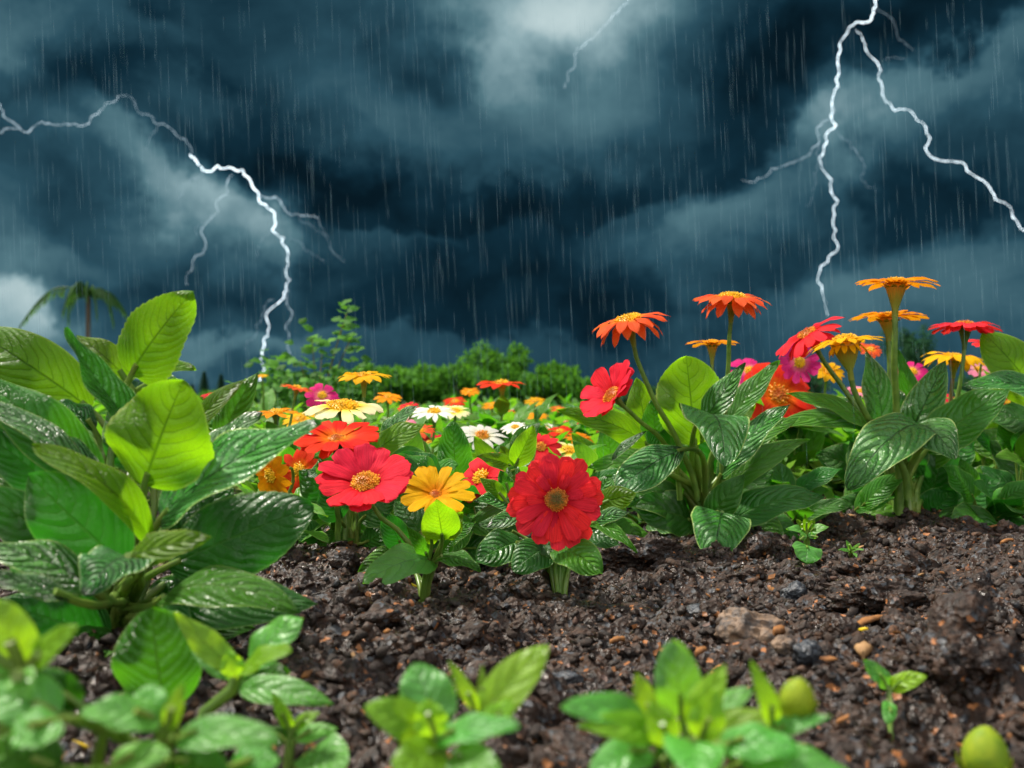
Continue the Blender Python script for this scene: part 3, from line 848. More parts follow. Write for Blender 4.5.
# ================================================================== SKY THINGS: lightning and rain
def bolt_mat(name, e, col=(0.80, 0.93, 1.0)):
    m, t = mat(name)
    t.n('ShaderNodeOutputMaterial', {0: t.n('ShaderNodeEmission', {'Color': (*col, 1), 'Strength': e}).outputs[0]})
    m.cycles.emission_sampling = 'NONE'
    return m


BM = {'hot': bolt_mat('lightning_core', 2.6), 'warm': bolt_mat('lightning_branch', 1.15, (0.72, 0.88, 0.98)), 'dim': bolt_mat('lightning_faint', 0.6, (0.62, 0.82, 0.95))}
DB = 900.0


def fractal(pts, rnd, lv=3, amp=0.24):
    for _ in range(lv):
        o = [pts[0]]
        for a, b in zip(pts, pts[1:]):
            d = b - a; L = d.length
            m_ = (a + b) / 2 + Vector((-d.z, 0, d.x)) * rnd.uniform(-amp, amp) + Vector((0, rnd.uniform(-.1, .1) * L, 0))
            o += [m_, b]
        pts = o
    return pts


def bolt(label, paths, seed):
    rnd = random.Random(seed)
    p0 = P(paths[0][0][0][0], paths[0][0][0][1], DB)
    root = thing('lightning_bolt', p0, label, 'lightning')
    for i, (pp, w0, w1, k) in enumerate(paths):
        pts = fractal([P(x, y, DB) for x, y in pp], rnd, 4 if len(pp) < 5 else 3)
        n = len(pts)
        mb = MB(); mb.tube(pts, [(w0 + (w1 - w0) * j / (n - 1)) * DB / FPX * 0.16 * rnd.uniform(0.35, 1.7) / 2 for j in range(n)], 6)
        mb.build('main_channel' if i == 0 else 'branch', [BM[k]], root, p0)
    return root


bolt('bright forked lightning bolt on the left, falling to the distant garden', [
    ([(190, 155), (202, 170), (232, 168), (258, 192), (266, 205), (272, 230), (288, 252), (290, 280), (276, 305), (268, 330), (262, 352), (260, 385)], 5.5, 3.4, 'hot'),
    ([(258, 192), (280, 200), (300, 215), (318, 218)], 3.0, 1.6, 'warm'),
    ([(318, 218), (328, 240), (345, 262)], 1.4, 0.8, 'dim'),
    ([(232, 175), (228, 195), (214, 215), (205, 240), (192, 262), (187, 285)], 2.4, 1.2, 'warm'),
    ([(214, 215), (196, 235)], 1.2, .7, 'dim'),
    ([(288, 290), (291, 310), (289, 340), (291, 358)], 2.0, 1.2, 'warm'),
    ([(274, 300), (262, 318), (256, 335), (246, 350)], 1.5, .8, 'dim'),
    ([(290, 240), (310, 252), (325, 262)], 1.2, .7, 'dim'),
    ([(202, 172), (188, 182), (178, 200)], 1.4, .7, 'dim'),
    ([(190, 155), (180, 138), (160, 124), (146, 114), (134, 100), (118, 96)], 3.4, 1.6, 'dim'),
    ([(160, 124), (150, 136), (146, 150)], 1.2, .6, 'dim'),
    ([(300, 215), (312, 226), (330, 236)], 1.2, .6, 'dim'),
    ([(272, 230), (262, 240), (258, 256)], 1.0, .5, 'dim'),
], 5)
bolt('thin horizontal lightning at the upper left edge of the sky', [
    ([(-30, 92), (0, 104), (18, 126), (30, 131), (52, 124), (75, 124), (98, 114), (118, 96)], 2.6, 2.2, 'warm'),
    ([(18, 128), (2, 133), (-20, 138)], 2.4, 1.6, 'warm'),
], 9)
bolt('faint lightning in the bright cloud at the top centre', [
    ([(640, -20), (624, 5), (605, 25), (588, 40), (575, 62), (565, 88)], 2.2, 1.2, 'warm'),
], 3)
bolt('tall bright lightning bolt on the right, ending above the flowers', [
    ([(890, -20), (876, 5), (868, 22), (848, 32), (838, 60), (836, 80), (832, 105), (836, 125), (824, 150), (832, 180), (838, 200), (836, 230), (828, 262), (822, 290), (828, 316)], 5.5, 2.2, 'hot'),
    ([(856, 30), (866, 50), (878, 78), (884, 98), (912, 112), (925, 148), (962, 162), (990, 188), (1012, 212), (1040, 235)], 2.2, 3.6, 'hot'),
    ([(834, 108), (822, 122), (818, 145), (800, 160), (772, 168), (742, 180)], 2.4, 1.2, 'warm'),
    ([(838, 132), (852, 148), (862, 175), (876, 192)], 1.8, .8, 'dim'),
    ([(818, 145), (814, 175), (806, 205)], 1.5, .7, 'dim'),
    ([(876, 8), (895, 25), (905, 42), (915, 50)], 1.4, .7, 'dim'),
    ([(884, 60), (905, 60)], 1.2, .7, 'dim'),
], 12)

# rain: countless slender falling drops
mR, tR = mat('rain_water')
prR = tR.n('ShaderNodeBsdfPrincipled', {'Base Color': (0.42, 0.66, 0.80, 1), 'Roughness': 0.3})
trR = tR.n('ShaderNodeBsdfTransparent')
tR.n('ShaderNodeOutputMaterial', {0: tR.n('ShaderNodeMixShader', {0: 0.075, 1: trR.outputs[0], 2: prR.outputs[0]}).outputs[0]})
rb = MB(); rr_ = random.Random(77)
for k in range(1800):
    D = rr_.uniform(1.1, 3.2)
    x = rr_.uniform(-0.56, 0.56) * D; z = rr_.uniform(0.12, CAM_H + 0.42 * D)
    L = rr_.uniform(0.015, 0.070) * D; r = rr_.uniform(0.00025, 0.00045) * D
    c0 = Vector((x, D, z)); d = Vector((0.045 * L + rr_.uniform(-.01, .01) * L, 0, -L))
    ring0 = [c0 + d * 0.5 + Vector((math.cos(a) * r, math.sin(a) * r, 0)) for a in (0, 2.09, 4.19)]
    for i in range(3):
        a_, b_ = ring0[i], ring0[(i + 1) % 3]
        rb.poly([c0, a_, b_], [(0, 0)] * 3); rb.poly([c0 + d, b_, a_], [(0, 0)] * 3)
tag(rb.build('rain', [mR]), 'rain falling in thin pale streaks before the dark clouds', kind='stuff')

# ================================================================== HERO PLANTS
CAMF = (0, -1, 0.15); UP = (0, -0.25, 1)

# ---- big leafy plant on the left
rootA = gpos(118, 645)
A = thing('broadleaf_plant', rootA, 'big leafy plant with broad lime and wet dark leaves at the left edge, without flowers', 'plant')
A_leaves = [
    (131, 374, 193, 291, 74, (-.15, -1, .1), 'lime', .02, .0, dict(serr=.07, fold=.12, curl=.1, bend=.06, p=.62, q=.75, nv=60)),
    (92, 410, -34, 326, 66, (.2, -1, .35), 'lime', .05, .05, dict(fold=.1, bend=.12, p=.75, q=.8)),
    (132, 425, 66, 327, 54, (.55, -.6, .85), 'dew', .00, -.03, dict(fold=.5, bend=-.06, p=.5)),
    (128, 380, 76, 335, 34, (.3, -1, .5), 'lime', .06, .06, dict(fold=.1, bend=.15)),
    (132, 376, 196, 369, 34, (0, -.7, .7), 'lime', .04, .02, dict(fold=.2, bend=.12)),
    (145, 384, 190, 392, 30, (0, -.6, .7), 'mid', .06, .04, dict(fold=.1, bend=.1)),
    (144, 486, 184, 380, 108, (-.05, -1, .05), 'lime', -.05, -.06, dict(fold=.10, curl=.15, bend=.05, p=.80, q=.72, serr=.03, nv=60, wave=.07)),
    (150, 545, 32, 446, 52, (.35, -.75, .75), 'lime', -.07, -.11, dict(fold=.35, bend=.22, twist=.5, tipdrop=.05, p=1.0, q=.62)),
    (126, 566, 28, 474, 84, (.1, -1, .15), 'dark', -.09, -.11, dict(fold=.12, bend=.08, p=.85, q=.7)),
    (160, 520, 322, 424, 92, (-.25, -.62, .78), 'dew', -.05, -.06, dict(fold=.30, bend=.10, p=.62, q=.8, nv=50, nu=18, wave=.05)),
    (192, 480, 262, 412, 50, (-.3, -.7, .7), 'dew', .03, .05, dict(fold=.2, bend=.12)),
    (192, 430, 246, 379, 24, (-.3, -.9, .3), 'lime', .06, .06, dict(fold=.2)),
    (220, 445, 258, 372, 34, (-.2, -1, 0), 'mid', .09, .09, dict()),
    (168, 566, 314, 506, 82, (0, -1, .25), 'dark', -.03, -.02, dict(fold=.08, bend=.06, p=.85, q=.62, serr=.02, nv=50, veindark=0) if False else dict(fold=.08, bend=.06, p=.85, q=.62, serr=.03, nv=60)),
    (158, 604, 300, 612, 58, (0, -.55, .85), 'mid', -.08, -.12, dict(fold=.12, bend=.22, p=.8, q=.8)),
    (162, 612, 317, 604, 60, (0, -.75, .6), 'dark', -.05, -.05, dict(fold=.1, bend=.12, p=.8)),
    (135, 562, 86, 597, 74, (0, -.65, .8), 'dew', -.13, -.17, dict(fold=.25, bend=.28, p=.6, q=.7)),
    (124, 560, 212, 537, 36, (0, -.7, .6), 'lime', -.13, -.15, dict(fold=.15, bend=.06, twist=.4, serr=.04, nv=50)),
    (95, 592, -22, 548, 56, (.1, -.55, .85), 'dew', -.12, -.14, dict(fold=.15, bend=.18)),
    (70, 600, -25, 575, 30, (0, -.6, .8), 'dew', -.15, -.17, dict(bend=.1)),
    (108, 640, -6, 602, 76, (0, -.9, .5), 'dark', -.04, -.08, dict(bend=.1)),
    (118, 650, 66, 697, 40, (0, -.6, .8), 'mid', -.04, -.13, dict(bend=.15)),
    (122, 652, 60, 640, 30, (0, -.6, .8), 'mid', -.04, -.08, dict(bend=.25)),
    (100, 488, -26, 372, 64, (.3, -.85, .6), 'mid', -.02, -.03, dict(fold=.35, bend=.10)),
    (84, 470, -26, 398, 34, (.2, -.6, .9), 'dew', -.05, -.06, dict(fold=.25, bend=.12)),
    (100, 475, 30, 432, 30, (.2, -.5, .9), 'dew', -.03, -.03, dict(fold=.2, bend=.16)),
    (70, 500, -25, 424, 50, (.2, -1, .3), 'dark', -.03, -.04, dict(bend=.1)),
    (60, 510, -15, 448, 40, (.2, -1, .3), 'mid', .0, .0, dict(bend=.1)),
    (80, 560, -25, 486, 62, (.2, -.9, .4), 'dark', -.04, -.06, dict(bend=.1)),
    (70, 420, 15, 395, 30, (.2, -.8, .6), 'dark', .08, .08, dict(bend=.1)),
    (150, 470, 112, 400, 60, (.3, -1, .2), 'dark', .03, .03, dict(bend=.1)),
    (150, 560, 100, 500, 60, (.2, -1, .2), 'dark', .02, .02, dict(bend=.1)),
    (190, 560, 230, 470, 70, (-.2, -1, .2), 'dark', .05, .06, dict(bend=.1)),
    (100, 640, 40, 560, 70, (.2, -1, .3), 'dark', .03, .03, dict(bend=.1)),
    (150, 630, 215, 575, 66, (-.2, -1, .3), 'dark', .03, .03, dict(bend=.1)),
    (130, 640, 255, 628, 52, (0, -.9, .5), 'mid', -.02, -.04, dict(bend=.12)),
    (110, 650, 20, 655, 60, (0, -.9, .5), 'dark', -.02, -.06, dict(bend=.15)),
    (140, 645, 232, 652, 46, (0, -.8, .6), 'dark', -.04, -.07, dict(bend=.15)),
    (60, 470, -10, 410, 60, (.2, -1, .3), 'mid', .05, .05, dict(bend=.1)),
    (60, 590, 20, 520, 60, (.2, -1, .2), 'dark', .03, .03, dict(bend=.1)),
    (160, 600, 190, 650, 50, (0, -.8, .6), 'dark', -.03, -.08, dict(bend=.2)),
    (118, 400, 88, 372, 34, (.3, -1, .2), 'mid', .07, .07, dict(bend=.1)),
    (95, 430, 52, 402, 34, (.2, -.6, .9), 'dew', .04, .03, dict(bend=.15, fold=.3)),
]
leaves(A, rootA, 0.70, A_leaves, 0.012, 0.003)
LMX = LM

# ---- red and yellow flower plant in the middle left
rootB = gpos(425, 592)
B = thing('flowering_plant', rootB, 'small plant with an open rose red flower and a yellow flower, lime leaf on top', 'flowering plant')
leaves(B, rootB, 0.885, [
    (434, 562, 363, 584, 46, (.1, -.62, .8), 'fg', -.01, -.06, dict(fold=.2, bend=.20, p=.8, q=.7, pr=.002)),
    (437, 559, 481, 571, 26, (0, -.55, .85), 'mid', -.02, -.06, dict(fold=.15, bend=.16)),
    (443, 540, 436, 499, 40, (.1, -1, .1), 'lime', -.04, -.07, dict(fold=.15, bend=.05, q=.8)),
    (444, 538, 463, 512, 24, (-.2, -1, .2), 'lime', -.035, -.04, dict(fold=.2)),
    (428, 558, 407, 527, 17, (.2, -.9, .3), 'mid', -.01, -.03, dict(fold=.2, bend=.12)),
    (440, 556, 457, 536, 18, (-.2, -.9, .3), 'mid', -.01, -.03, dict(fold=.2)),
    (400, 562, 358, 572, 34, (.1, -.8, .6), 'mid', .05, .02, dict(bend=.2)),
    (402, 548, 382, 512, 30, (.2, -.9, .4), 'dark', .06, .05, dict()),
    (425, 540, 395, 500, 34, (.2, -.9, .3), 'dark', .07, .08, dict()),
    (440, 548, 476, 522, 24, (-.2, -.7, .6), 'mid', .03, .03, dict()),
    (432, 545, 430, 515, 14, (.1, -1, .2), 'lime', -.03, -.04, dict()),
], 0.003, 0.0019)
flower(B, P(366, 484, .86), (-.06, -.60, .80), 49 * .86 / FPX, 'crimson', 'gold', 'green', ((13, 1.06, .30), (7, .95, .12)), pw=.44, droop=.02, dr=.29, cone=.42,
       root=P(420, 570, .885), sr=.0021, seed=11, dome=.3, label='open rose red flower', cup=.15, nflor=150)
flower(B, P(436, 495, .90), (.02, -.62, .78), 40 * .90 / FPX, 'yellow', 'rust', 'green', ((13, 1.0, .22),), pw=.34, droop=.05, dr=.15, cone=.4,
       root=P(418, 566, .90), sr=.0018, seed=12, label='yellow flower with narrow petals', stem_mat=STEM_W, dome=.3)

# ---- big red flower in the centre
rootC = gpos(560, 592)
C_ = thing('flowering_plant', rootC, 'low plant with one big fully open red flower facing the viewer in the centre', 'flowering plant')
leaves(C_, rootC, 0.90, [
    (522, 542, 476, 562, 42, (.1, -.75, .6), 'dark', .05, .02, dict(bend=.15, q=.7, p=.8)),
    (549, 548, 513, 572, 40, (.2, -.7, .7), 'dark', .0, -.03, dict(bend=.2, p=.85, q=.65)),
    (556, 548, 602, 574, 42, (-.1, -.7, .7), 'mid', -.02, -.06, dict(bend=.18, p=.85, q=.65)),
    (588, 524, 637, 553, 18, (0, -.6, .8), 'mid', .0, -.03, dict(bend=.22)),
    (600, 503, 636, 494, 27, (0, -1, .3), 'lime', .02, .01, dict(bend=.08, q=.75)),
    (588, 528, 631, 512, 24, (-.1, -.6, .8), 'dew', .0, -.01, dict(bend=.16)),
    (528, 520, 486, 529, 26, (.1, -.65, .8), 'dew', .0, -.03, dict(bend=.2)),
    (514, 510, 473, 501, 26, (.1, -.65, .8), 'dew', .04, .01, dict(bend=.16)),
    (520, 535, 478, 523, 30, (.1, -.8, .6), 'dark', .06, .05, dict(bend=.1)),
    (530, 540, 560, 560, 30, (.1, -.8, .6), 'dark', .01, -.02, dict(bend=.15)),
    (580, 530, 620, 545, 34, (-.1, -.8, .6), 'dark', .06, .04, dict(bend=.15)),
    (560, 535, 575, 560, 24, (0, -.8, .6), 'mid', .01, -.02, dict(bend=.15)),
    (590, 510, 612, 475, 30, (-.2, -.9, .3), 'mid', .07, .08, dict()),
    (505, 500, 480, 478, 18, (.2, -.9, .4), 'lime', .03, .03, dict()),
    (508, 492, 500, 470, 16, (.2, -.9, .4), 'mid', .04, .04, dict()),
    (520, 500, 505, 520, 24, (.2, -.9, .4), 'dark', .04, .04, dict()),
], 0.004, 0.0020)
flower(C_, P(556, 500, .875), (.03, -1, .20), 47 * .875 / FPX, 'red', 'brown', 'green', ((15, 1.06, .06), (13, .98, .22), (6, .66, .34)), pw=.34, droop=.03, dr=.24,
       cone=.45, root=rootC, sr=.0026, seed=21, dome=.3, label='big red flower facing forward', cup=.2, nflor=190)

# ---- broad leaved plant with orange flowers, centre right
rootD = gpos(702, 533)
D_ = thing('flowering_plant', rootD, 'broad leaved plant right of centre carrying two tall coral daisies, one orange and one red', 'flowering plant')
leaves(D_, rootD, 1.25, [
    (695, 446, 686, 356, 70, (.05, -1, .1), 'lime', .0, .0, dict(fold=.12, bend=.03, p=.95, q=.6, serr=.04, nv=60)),
    (700, 430, 746, 363, 32, (-.35, -.8, .6), 'dew', .0, -.03, dict(fold=.25, bend=.06)),
    (700, 418, 724, 467, 70, (.25, -.72, .75), 'dew', -.06, -.16, dict(fold=.18, bend=.30, p=.6, q=.62, nu=16, nv=40)),
    (684, 449, 616, 492, 46, (-.1, -.75, .65), 'dew', -.10, -.13, dict(fold=.2, bend=.12, p=1.1, q=.7)),
    (648, 446, 556, 410, 32, (-.1, -.9, .5), 'lime', -.03, -.08, dict(fold=.15, bend=.16)),
    (660, 470, 587, 468, 34, (-.1, -.9, .5), 'mid', -.06, -.10, dict(fold=.2, bend=.18)),
    (612, 460, 647, 431, 11, (.2, -.6, .8), 'dew', -.11, -.11, dict(noroot=True, fold=.3)),
    (648, 452, 636, 378, 40, (.1, -1, 0), 'lime', .05, .05, dict(fold=.15)),
    (655, 448, 652, 398, 30, (.1, -1, 0), 'mid', .02, .02, dict(fold=.15)),
    (722, 514, 712, 563, 60, (0, -.68, .8), 'dew', -.05, -.13, dict(fold=.12, bend=.28, p=.7, q=.62)),
    (724, 528, 826, 497, 44, (0, -.7, .75), 'dark', .0, -.03, dict(bend=.22, q=.75)),
    (735, 520, 800, 538, 52, (0, -.85, .6), 'dark', .05, .02, dict(bend=.15)),
    (742, 520, 786, 548, 40, (0, -.85, .6), 'mid', .03, -.01, dict(bend=.2)),
    (722, 500, 810, 440, 36, (-.2, -.7, .75), 'mid', .02, .0, dict(bend=.24)),
    (718, 480, 790, 404, 34, (-.25, -.7, .7), 'dew', .01, .0, dict(bend=.14)),
    (726, 425, 780, 360, 27, (-.4, -.8, .5), 'mid', .02, .02, dict(bend=.06, fold=.3)),
    (724, 470, 800, 418, 30, (-.25, -.7, .7), 'mid', .06, .06, dict(bend=.2)),
    (708, 520, 744, 474, 32, (-.1, -1, .2), 'dark', -.01, -.02, dict()),
    (692, 522, 628, 506, 50, (.1, -.85, .5), 'dark', .02, -.01, dict(bend=.14)),
    (690, 505, 648, 420, 42, (.2, -1, .2), 'mid', .04, .04, dict()),
    (690, 515, 598, 488, 44, (.1, -.8, .6), 'dark', .03, .0, dict(bend=.16)),
    (690, 515, 630, 470, 40, (.1, -.8, .6), 'dark', .07, .06, dict(bend=.16)),
    (722, 480, 752, 420, 44, (-.1, -1, .2), 'dark', .06, .06, dict()),
    (712, 470, 700, 400, 46, (0, -1, .2), 'dark', .05, .05, dict()),
    (718, 500, 775, 470, 44, (-.1, -.9, .3), 'dark', .07, .07, dict()),
    (690, 490, 668, 440, 46, (.1, -1, .2), 'dark', .06, .06, dict()),
    (700, 530, 655, 545, 30, (.1, -.8, .6), 'mid', .08, .04, dict(bend=.2)),
    (722, 440, 756, 404, 20, (-.3, -.9, .3), 'lime', .04, .04, dict()),
    (654, 420, 662, 470, 26, (.1, -1, .2), 'mid', .02, .02, dict(noroot=True)),
], 0.010, 0.0036)
flower(D_, P(629, 321, 1.18), (-.22, -.17, 1), 42 * 1.18 / FPX, 'coral', 'sun', 'orange', ((16, 1.0, -.02), (11, .85, -.5)), pw=.30, droop=.16, dr=.30, cone=.62, cone_r=.17,
       root=P(697, 500, 1.24), sr=.0030, seed=31, label='coral daisy with dark wet petal tips, leaning left', dome=.35, point=True, stem_ctrl=P(690, 440, 1.22))
flower(D_, P(732, 299, 1.22), (.02, -.17, 1), 39 * 1.22 / FPX, 'coral', 'sun', 'orange', ((16, 1.0, .0), (11, .85, -.5)), pw=.31, droop=.16, dr=.32, cone=.62, cone_r=.17,
       root=P(722, 500, 1.26), sr=.0030, seed=32, label='tallest coral daisy, upright', dome=.35, point=True)
flower(D_, P(712, 344, 1.40), (.0, .02, 1), 28 * 1.40 / FPX, 'orange', 'sun', 'orange', ((13, 1.0, .06),), pw=.34, droop=.12, dr=.24, cone=.75, cone_r=.20,
       root=P(712, 500, 1.33), sr=.0028, seed=33, label='orange daisy behind the tall coral one', point=True)
flower(D_, P(613, 396, 1.12), (-.66, -.40, .60), 37 * 1.12 / FPX, 'crimson', 'rust', 'red', ((9, 1.05, .42), (5, .95, .22)), pw=.52, droop=.0, dr=.26, cone=.45,
       root=P(680, 500, 1.24), sr=.0028, seed=34, label='red flower half turned to the left', cup=.2)

# ---- right plant with yellow-orange flowers
rootE = gpos(905, 527)
E_ = thing('flowering_plant', rootE, 'large broad leaved plant on the right with three golden orange flowers and a red one', 'flowering plant')
leaves(E_, rootE, 1.33, [
    (926, 432, 847, 490, 56, (.0, -.62, .85), 'dew', -.07, -.16, dict(fold=.22, bend=.30, p=.9, q=.62, nu=16, nv=40, wave=.03)),
    (905, 436, 955, 460, 52, (-.1, -.75, .75), 'dew', -.06, -.14, dict(fold=.15, bend=.42, p=.9, q=.62, nu=14, nv=34)),
    (925, 452, 1010, 388, 50, (-.15, -.8, .6), 'mid', .0, -.02, dict(fold=.3, bend=.12)),
    (882, 440, 866, 350, 38, (.2, -1, .2), 'dew', .02, .02, dict(fold=.2)),
    (896, 430, 880, 372, 34, (.2, -1, .2), 'dew', .04, .04, dict(fold=.2)),
    (905, 446, 946, 360, 38, (-.3, -.9, .3), 'dew', .02, .02, dict(fold=.25)),
    (872, 432, 786, 394, 30, (.1, -.7, .75), 'mid', .0, -.03, dict(bend=.14)),
    (876, 440, 768, 430, 30, (.1, -.7, .75), 'mid', .02, .0, dict(bend=.28)),
    (860, 425, 806, 398, 34, (.1, -.8, .6), 'dew', .05, .05, dict(bend=.14)),
    (934, 520, 1012, 542, 44, (0, -.72, .75), 'dark', .0, -.06, dict(bend=.2, q=.7)),
    (915, 530, 934, 545, 22, (0, -.8, .6), 'mid', .0, -.03, dict(bend=.2)),
    (930, 500, 945, 430, 44, (-.1, -1, .2), 'dark', .05, .05, dict()),
    (875, 500, 850, 440, 44, (.1, -1, .2), 'dark', .06, .06, dict()),
    (900, 480, 910, 415, 44, (0, -1, .2), 'dark', .05, .05, dict()),
    (880, 480, 880, 420, 44, (0, -1, .2), 'mid', .07, .07, dict()),
    (930, 470, 975, 440, 44, (-.1, -.9, .4), 'dark', .06, .06, dict(bend=.15)),
    (940, 510, 1000, 480, 50, (-.1, -.9, .4), 'dark', .08, .06, dict(bend=.15)),
    (880, 520, 836, 500, 40, (.1, -.9, .4), 'dark', .06, .04, dict(bend=.15)),
    (860, 470, 815, 455, 40, (.1, -.9, .4), 'dark', .09, .08, dict(bend=.15)),
    (925, 470, 960, 400, 36, (-.2, -.9, .4), 'mid', .05, .05, dict()),
    (912, 440, 898, 350, 26, (.1, -1, .2), 'mid', .06, .06, dict()),
    (890, 520, 860, 535, 30, (.1, -.9, .5), 'mid', .04, .02, dict(bend=.2)),
    (925, 520, 955, 490, 40, (-.1, -.9, .4), 'dark', .03, .03, dict()),
], 0.013, 0.0042)
flower(E_, P(896, 284, 1.28), (.04, .0, 1), 42 * 1.28 / FPX, 'orange', 'sun', 'orange', ((15, 1.0, .05),), pw=.30, droop=.10, dr=.24, cone=.80, cone_r=.24,
       root=P(900, 515, 1.32), sr=.0045, seed=41, label='topmost golden orange flower', point=True)
flower(E_, P(888, 318, 1.36), (-.02, .0, 1), 39 * 1.36 / FPX, 'orange', 'sun', 'orange', ((14, 1.0, .08),), pw=.33, droop=.12, dr=.24, cone=.6, cone_r=.24,
       root=P(893, 515, 1.36), sr=.0040, seed=42, label='orange flower under the topmost one', point=True)
flower(E_, P(845, 342, 1.24), (-.16, .02, 1), 39 * 1.24 / FPX, 'yellow', 'sun', 'orange', ((16, 1.02, .02), (14, .6, -.75)), pw=.25, droop=.12, dr=.30, cone=1.0, cone_r=.36,
       root=P(908, 500, 1.30), sr=.0040, seed=43, label='golden flower with a shaggy petal cup', point=True)
flower(E_, P(808, 335, 1.33), (-.55, -.10, .85), 38 * 1.33 / FPX, 'red', 'rust', 'red', ((15, 1.0, -.02), (11, .85, -.4)), pw=.30, droop=.14, dr=.25, cone=.6, cone_r=.2,
       root=P(890, 500, 1.33), sr=.0036, seed=44, label='red flower drooping to the left')

# ---- plant cut by the right edge
rootF = Vector((P(1034, 500, 1.50).x, 1.50, 0))
F_ = thing('flowering_plant', rootF, 'broad leaved plant cut by the right edge, with a red flower above a yellow one', 'flowering plant')
leaves(F_, rootF, 1.46, [
    (1040, 405, 982, 332, 56, (.1, -1, .1), 'lime', .0, .0, dict(fold=.12, p=.9, q=.7)),
    (1060, 408, 962, 386, 44, (.1, -.65, .8), 'dew', -.06, -.08, dict(bend=.2)),
    (1050, 430, 985, 420, 44, (.1, -.8, .6), 'dark', .0, .0, dict(bend=.2)),
    (1040, 500, 990, 440, 54, (.1, -1, .2), 'dark', .02, .02, dict()),
    (1030, 520, 985, 500, 44, (.1, -.9, .4), 'dark', .02, .0, dict(bend=.2)),
    (1035, 525, 994, 522, 34, (.1, -.8, .5), 'mid', .0, -.05, dict(bend=.2)),
    (1050, 470, 1010, 400, 54, (.1, -1, .2), 'mid', .04, .04, dict()),
    (1030, 460, 960, 440, 44, (.1, -.9, .4), 'mid', .06, .06, dict(bend=.2)),
    (1060, 500, 1080, 420, 60, (-.1, -1, .2), 'dark', .0, .0, dict()),
    (1060, 460, 1090, 380, 60, (-.1, -1, .2), 'mid', .0, .0, dict()),
], 0.010, 0.0036)
flower(F_, P(965, 326, 1.44), (.02, -.04, 1), 34 * 1.44 / FPX, 'red', 'rust', 'green', ((13, 1.0, .0), (9, .9, -.2)), pw=.36, droop=.12, dr=.25, cone=.7, cone_r=.2,
       root=P(935, 510, 1.46), sr=.0034, seed=51, label='upright red flower')
flower(F_, P(955, 358, 1.56), (.05, -.16, 1), 34 * 1.56 / FPX, 'yellow', 'sun', 'orange', ((13, 1.0, .0), (6, .8, -.4)), pw=.30, droop=.2, dr=.22, cone=.6, cone_r=.2,
       root=P(952, 510, 1.56), sr=.0038, seed=52, point=True, stem_mat=STEM_W, label='yellow flower behind the red one')

# ---- left-middle plant with stacked flowers
rootG = gpos(342, 548)
G_ = thing('flowering_plant', rootG, 'bushy plant just right of the big leafy plant, with scarlet, cream yellow and yellow flowers', 'flowering plant')
leaves(G_, rootG, 1.12, [
    (330, 500, 300, 470, 36, (.1, -1, .2), 'dark', .0, .0, dict()),
    (350, 500, 372, 465, 40, (-.1, -1, .2), 'dark', .02, .02, dict()),
    (340, 520, 322, 488, 34, (.1, -1, .2), 'dark', -.02, -.02, dict()),
    (342, 470, 305, 476, 26, (.1, -.7, .7), 'dew', .0, -.02, dict(bend=.15)),
    (330, 480, 322, 452, 22, (.1, -1, .2), 'mid', -.05, -.05, dict()),
    (360, 520, 395, 500, 36, (-.1, -.9, .4), 'dark', .0, .0, dict()),
    (330, 520, 290, 500, 40, (.1, -.9, .4), 'dark', .04, .04, dict()),
    (380, 445, 418, 405, 26, (-.1, -.6, .8), 'dew', .05, .05, dict()),
    (372, 455, 425, 424, 32, (-.1, -.8, .6), 'lime', .02, .02, dict()),
    (375, 470, 432, 455, 36, (-.1, -.8, .6), 'mid', .04, .04, dict()),
    (365, 500, 400, 470, 40, (-.1, -.9, .4), 'mid', .05, .05, dict()),
    (320, 540, 290, 520, 26, (.1, -.9, .4), 'dark', .0, .0, dict()),
    (362, 545, 392, 530, 26, (.1, -.9, .4), 'dark', .0, .0, dict()),
], 0.022, 0.0024)
flower(G_, P(337, 440, 1.04), (.06, -.34, .95), 45 * 1.04 / FPX, 'scarlet', 'rust', 'green', ((14, 1.02, .16), (9, .9, -.1)), pw=.34, droop=.06, dr=.20, cone=.5,
       root=P(338, 540, 1.10), sr=.0026, seed=61, label='scarlet flower with an orange middle', dome=.25)
flower(G_, P(343, 408, 1.14), (.04, -.24, .97), 42 * 1.14 / FPX, 'cream', 'sun', 'green', ((15, 1.0, .0),), pw=.29, droop=.10, dr=.36, cone=.5,
       root=P(345, 540, 1.12), sr=.0026, seed=62, label='cream petalled flower with a wide yellow centre', dome=.3)
flower(G_, P(364, 377, 1.26), (.02, -.14, 1), 29 * 1.26 / FPX, 'yellow', 'sun', 'orange', ((13, 1.0, .05),), pw=.34, droop=.16, dr=.26, cone=.7,
       root=P(350, 540, 1.15), sr=.0028, seed=63, point=True, label='yellow flower on the tallest stalk')

# ---- a little bright sprig beside the big red flower
rootH = Vector((P(512, 500, 1.02).x, 1.02, 0))
H_ = thing('young_plant', rootH, 'bright lime sprig sprouting just left above the big red flower', 'young plant')
leaves(H_, rootH, 1.0, [
    (515, 468, 476, 456, 19, (0, -.9, .5), 'lime', .0, -.02, dict(bend=.1)),
    (514, 466, 534, 425, 26, (.3, -1, .2), 'lime', .0, .0, dict(fold=.35)),
    (512, 452, 540, 422, 22, (-.1, -1, .3), 'mid', .03, .04, dict(bend=.1)),
    (512, 466, 500, 445, 14, (.2, -1, .3), 'lime', .01, .01, dict()),
    (516, 468, 505, 478, 12, (0, -.8, .5), 'mid', -.01, -.02, dict()),
], 0.002, 0.0016)
I_ = thing('leafy_plant', Vector((P(455, 500, 1.22).x, 1.22, 0)), 'plant with one upright oval green leaf standing behind the yellow flower', 'plant')
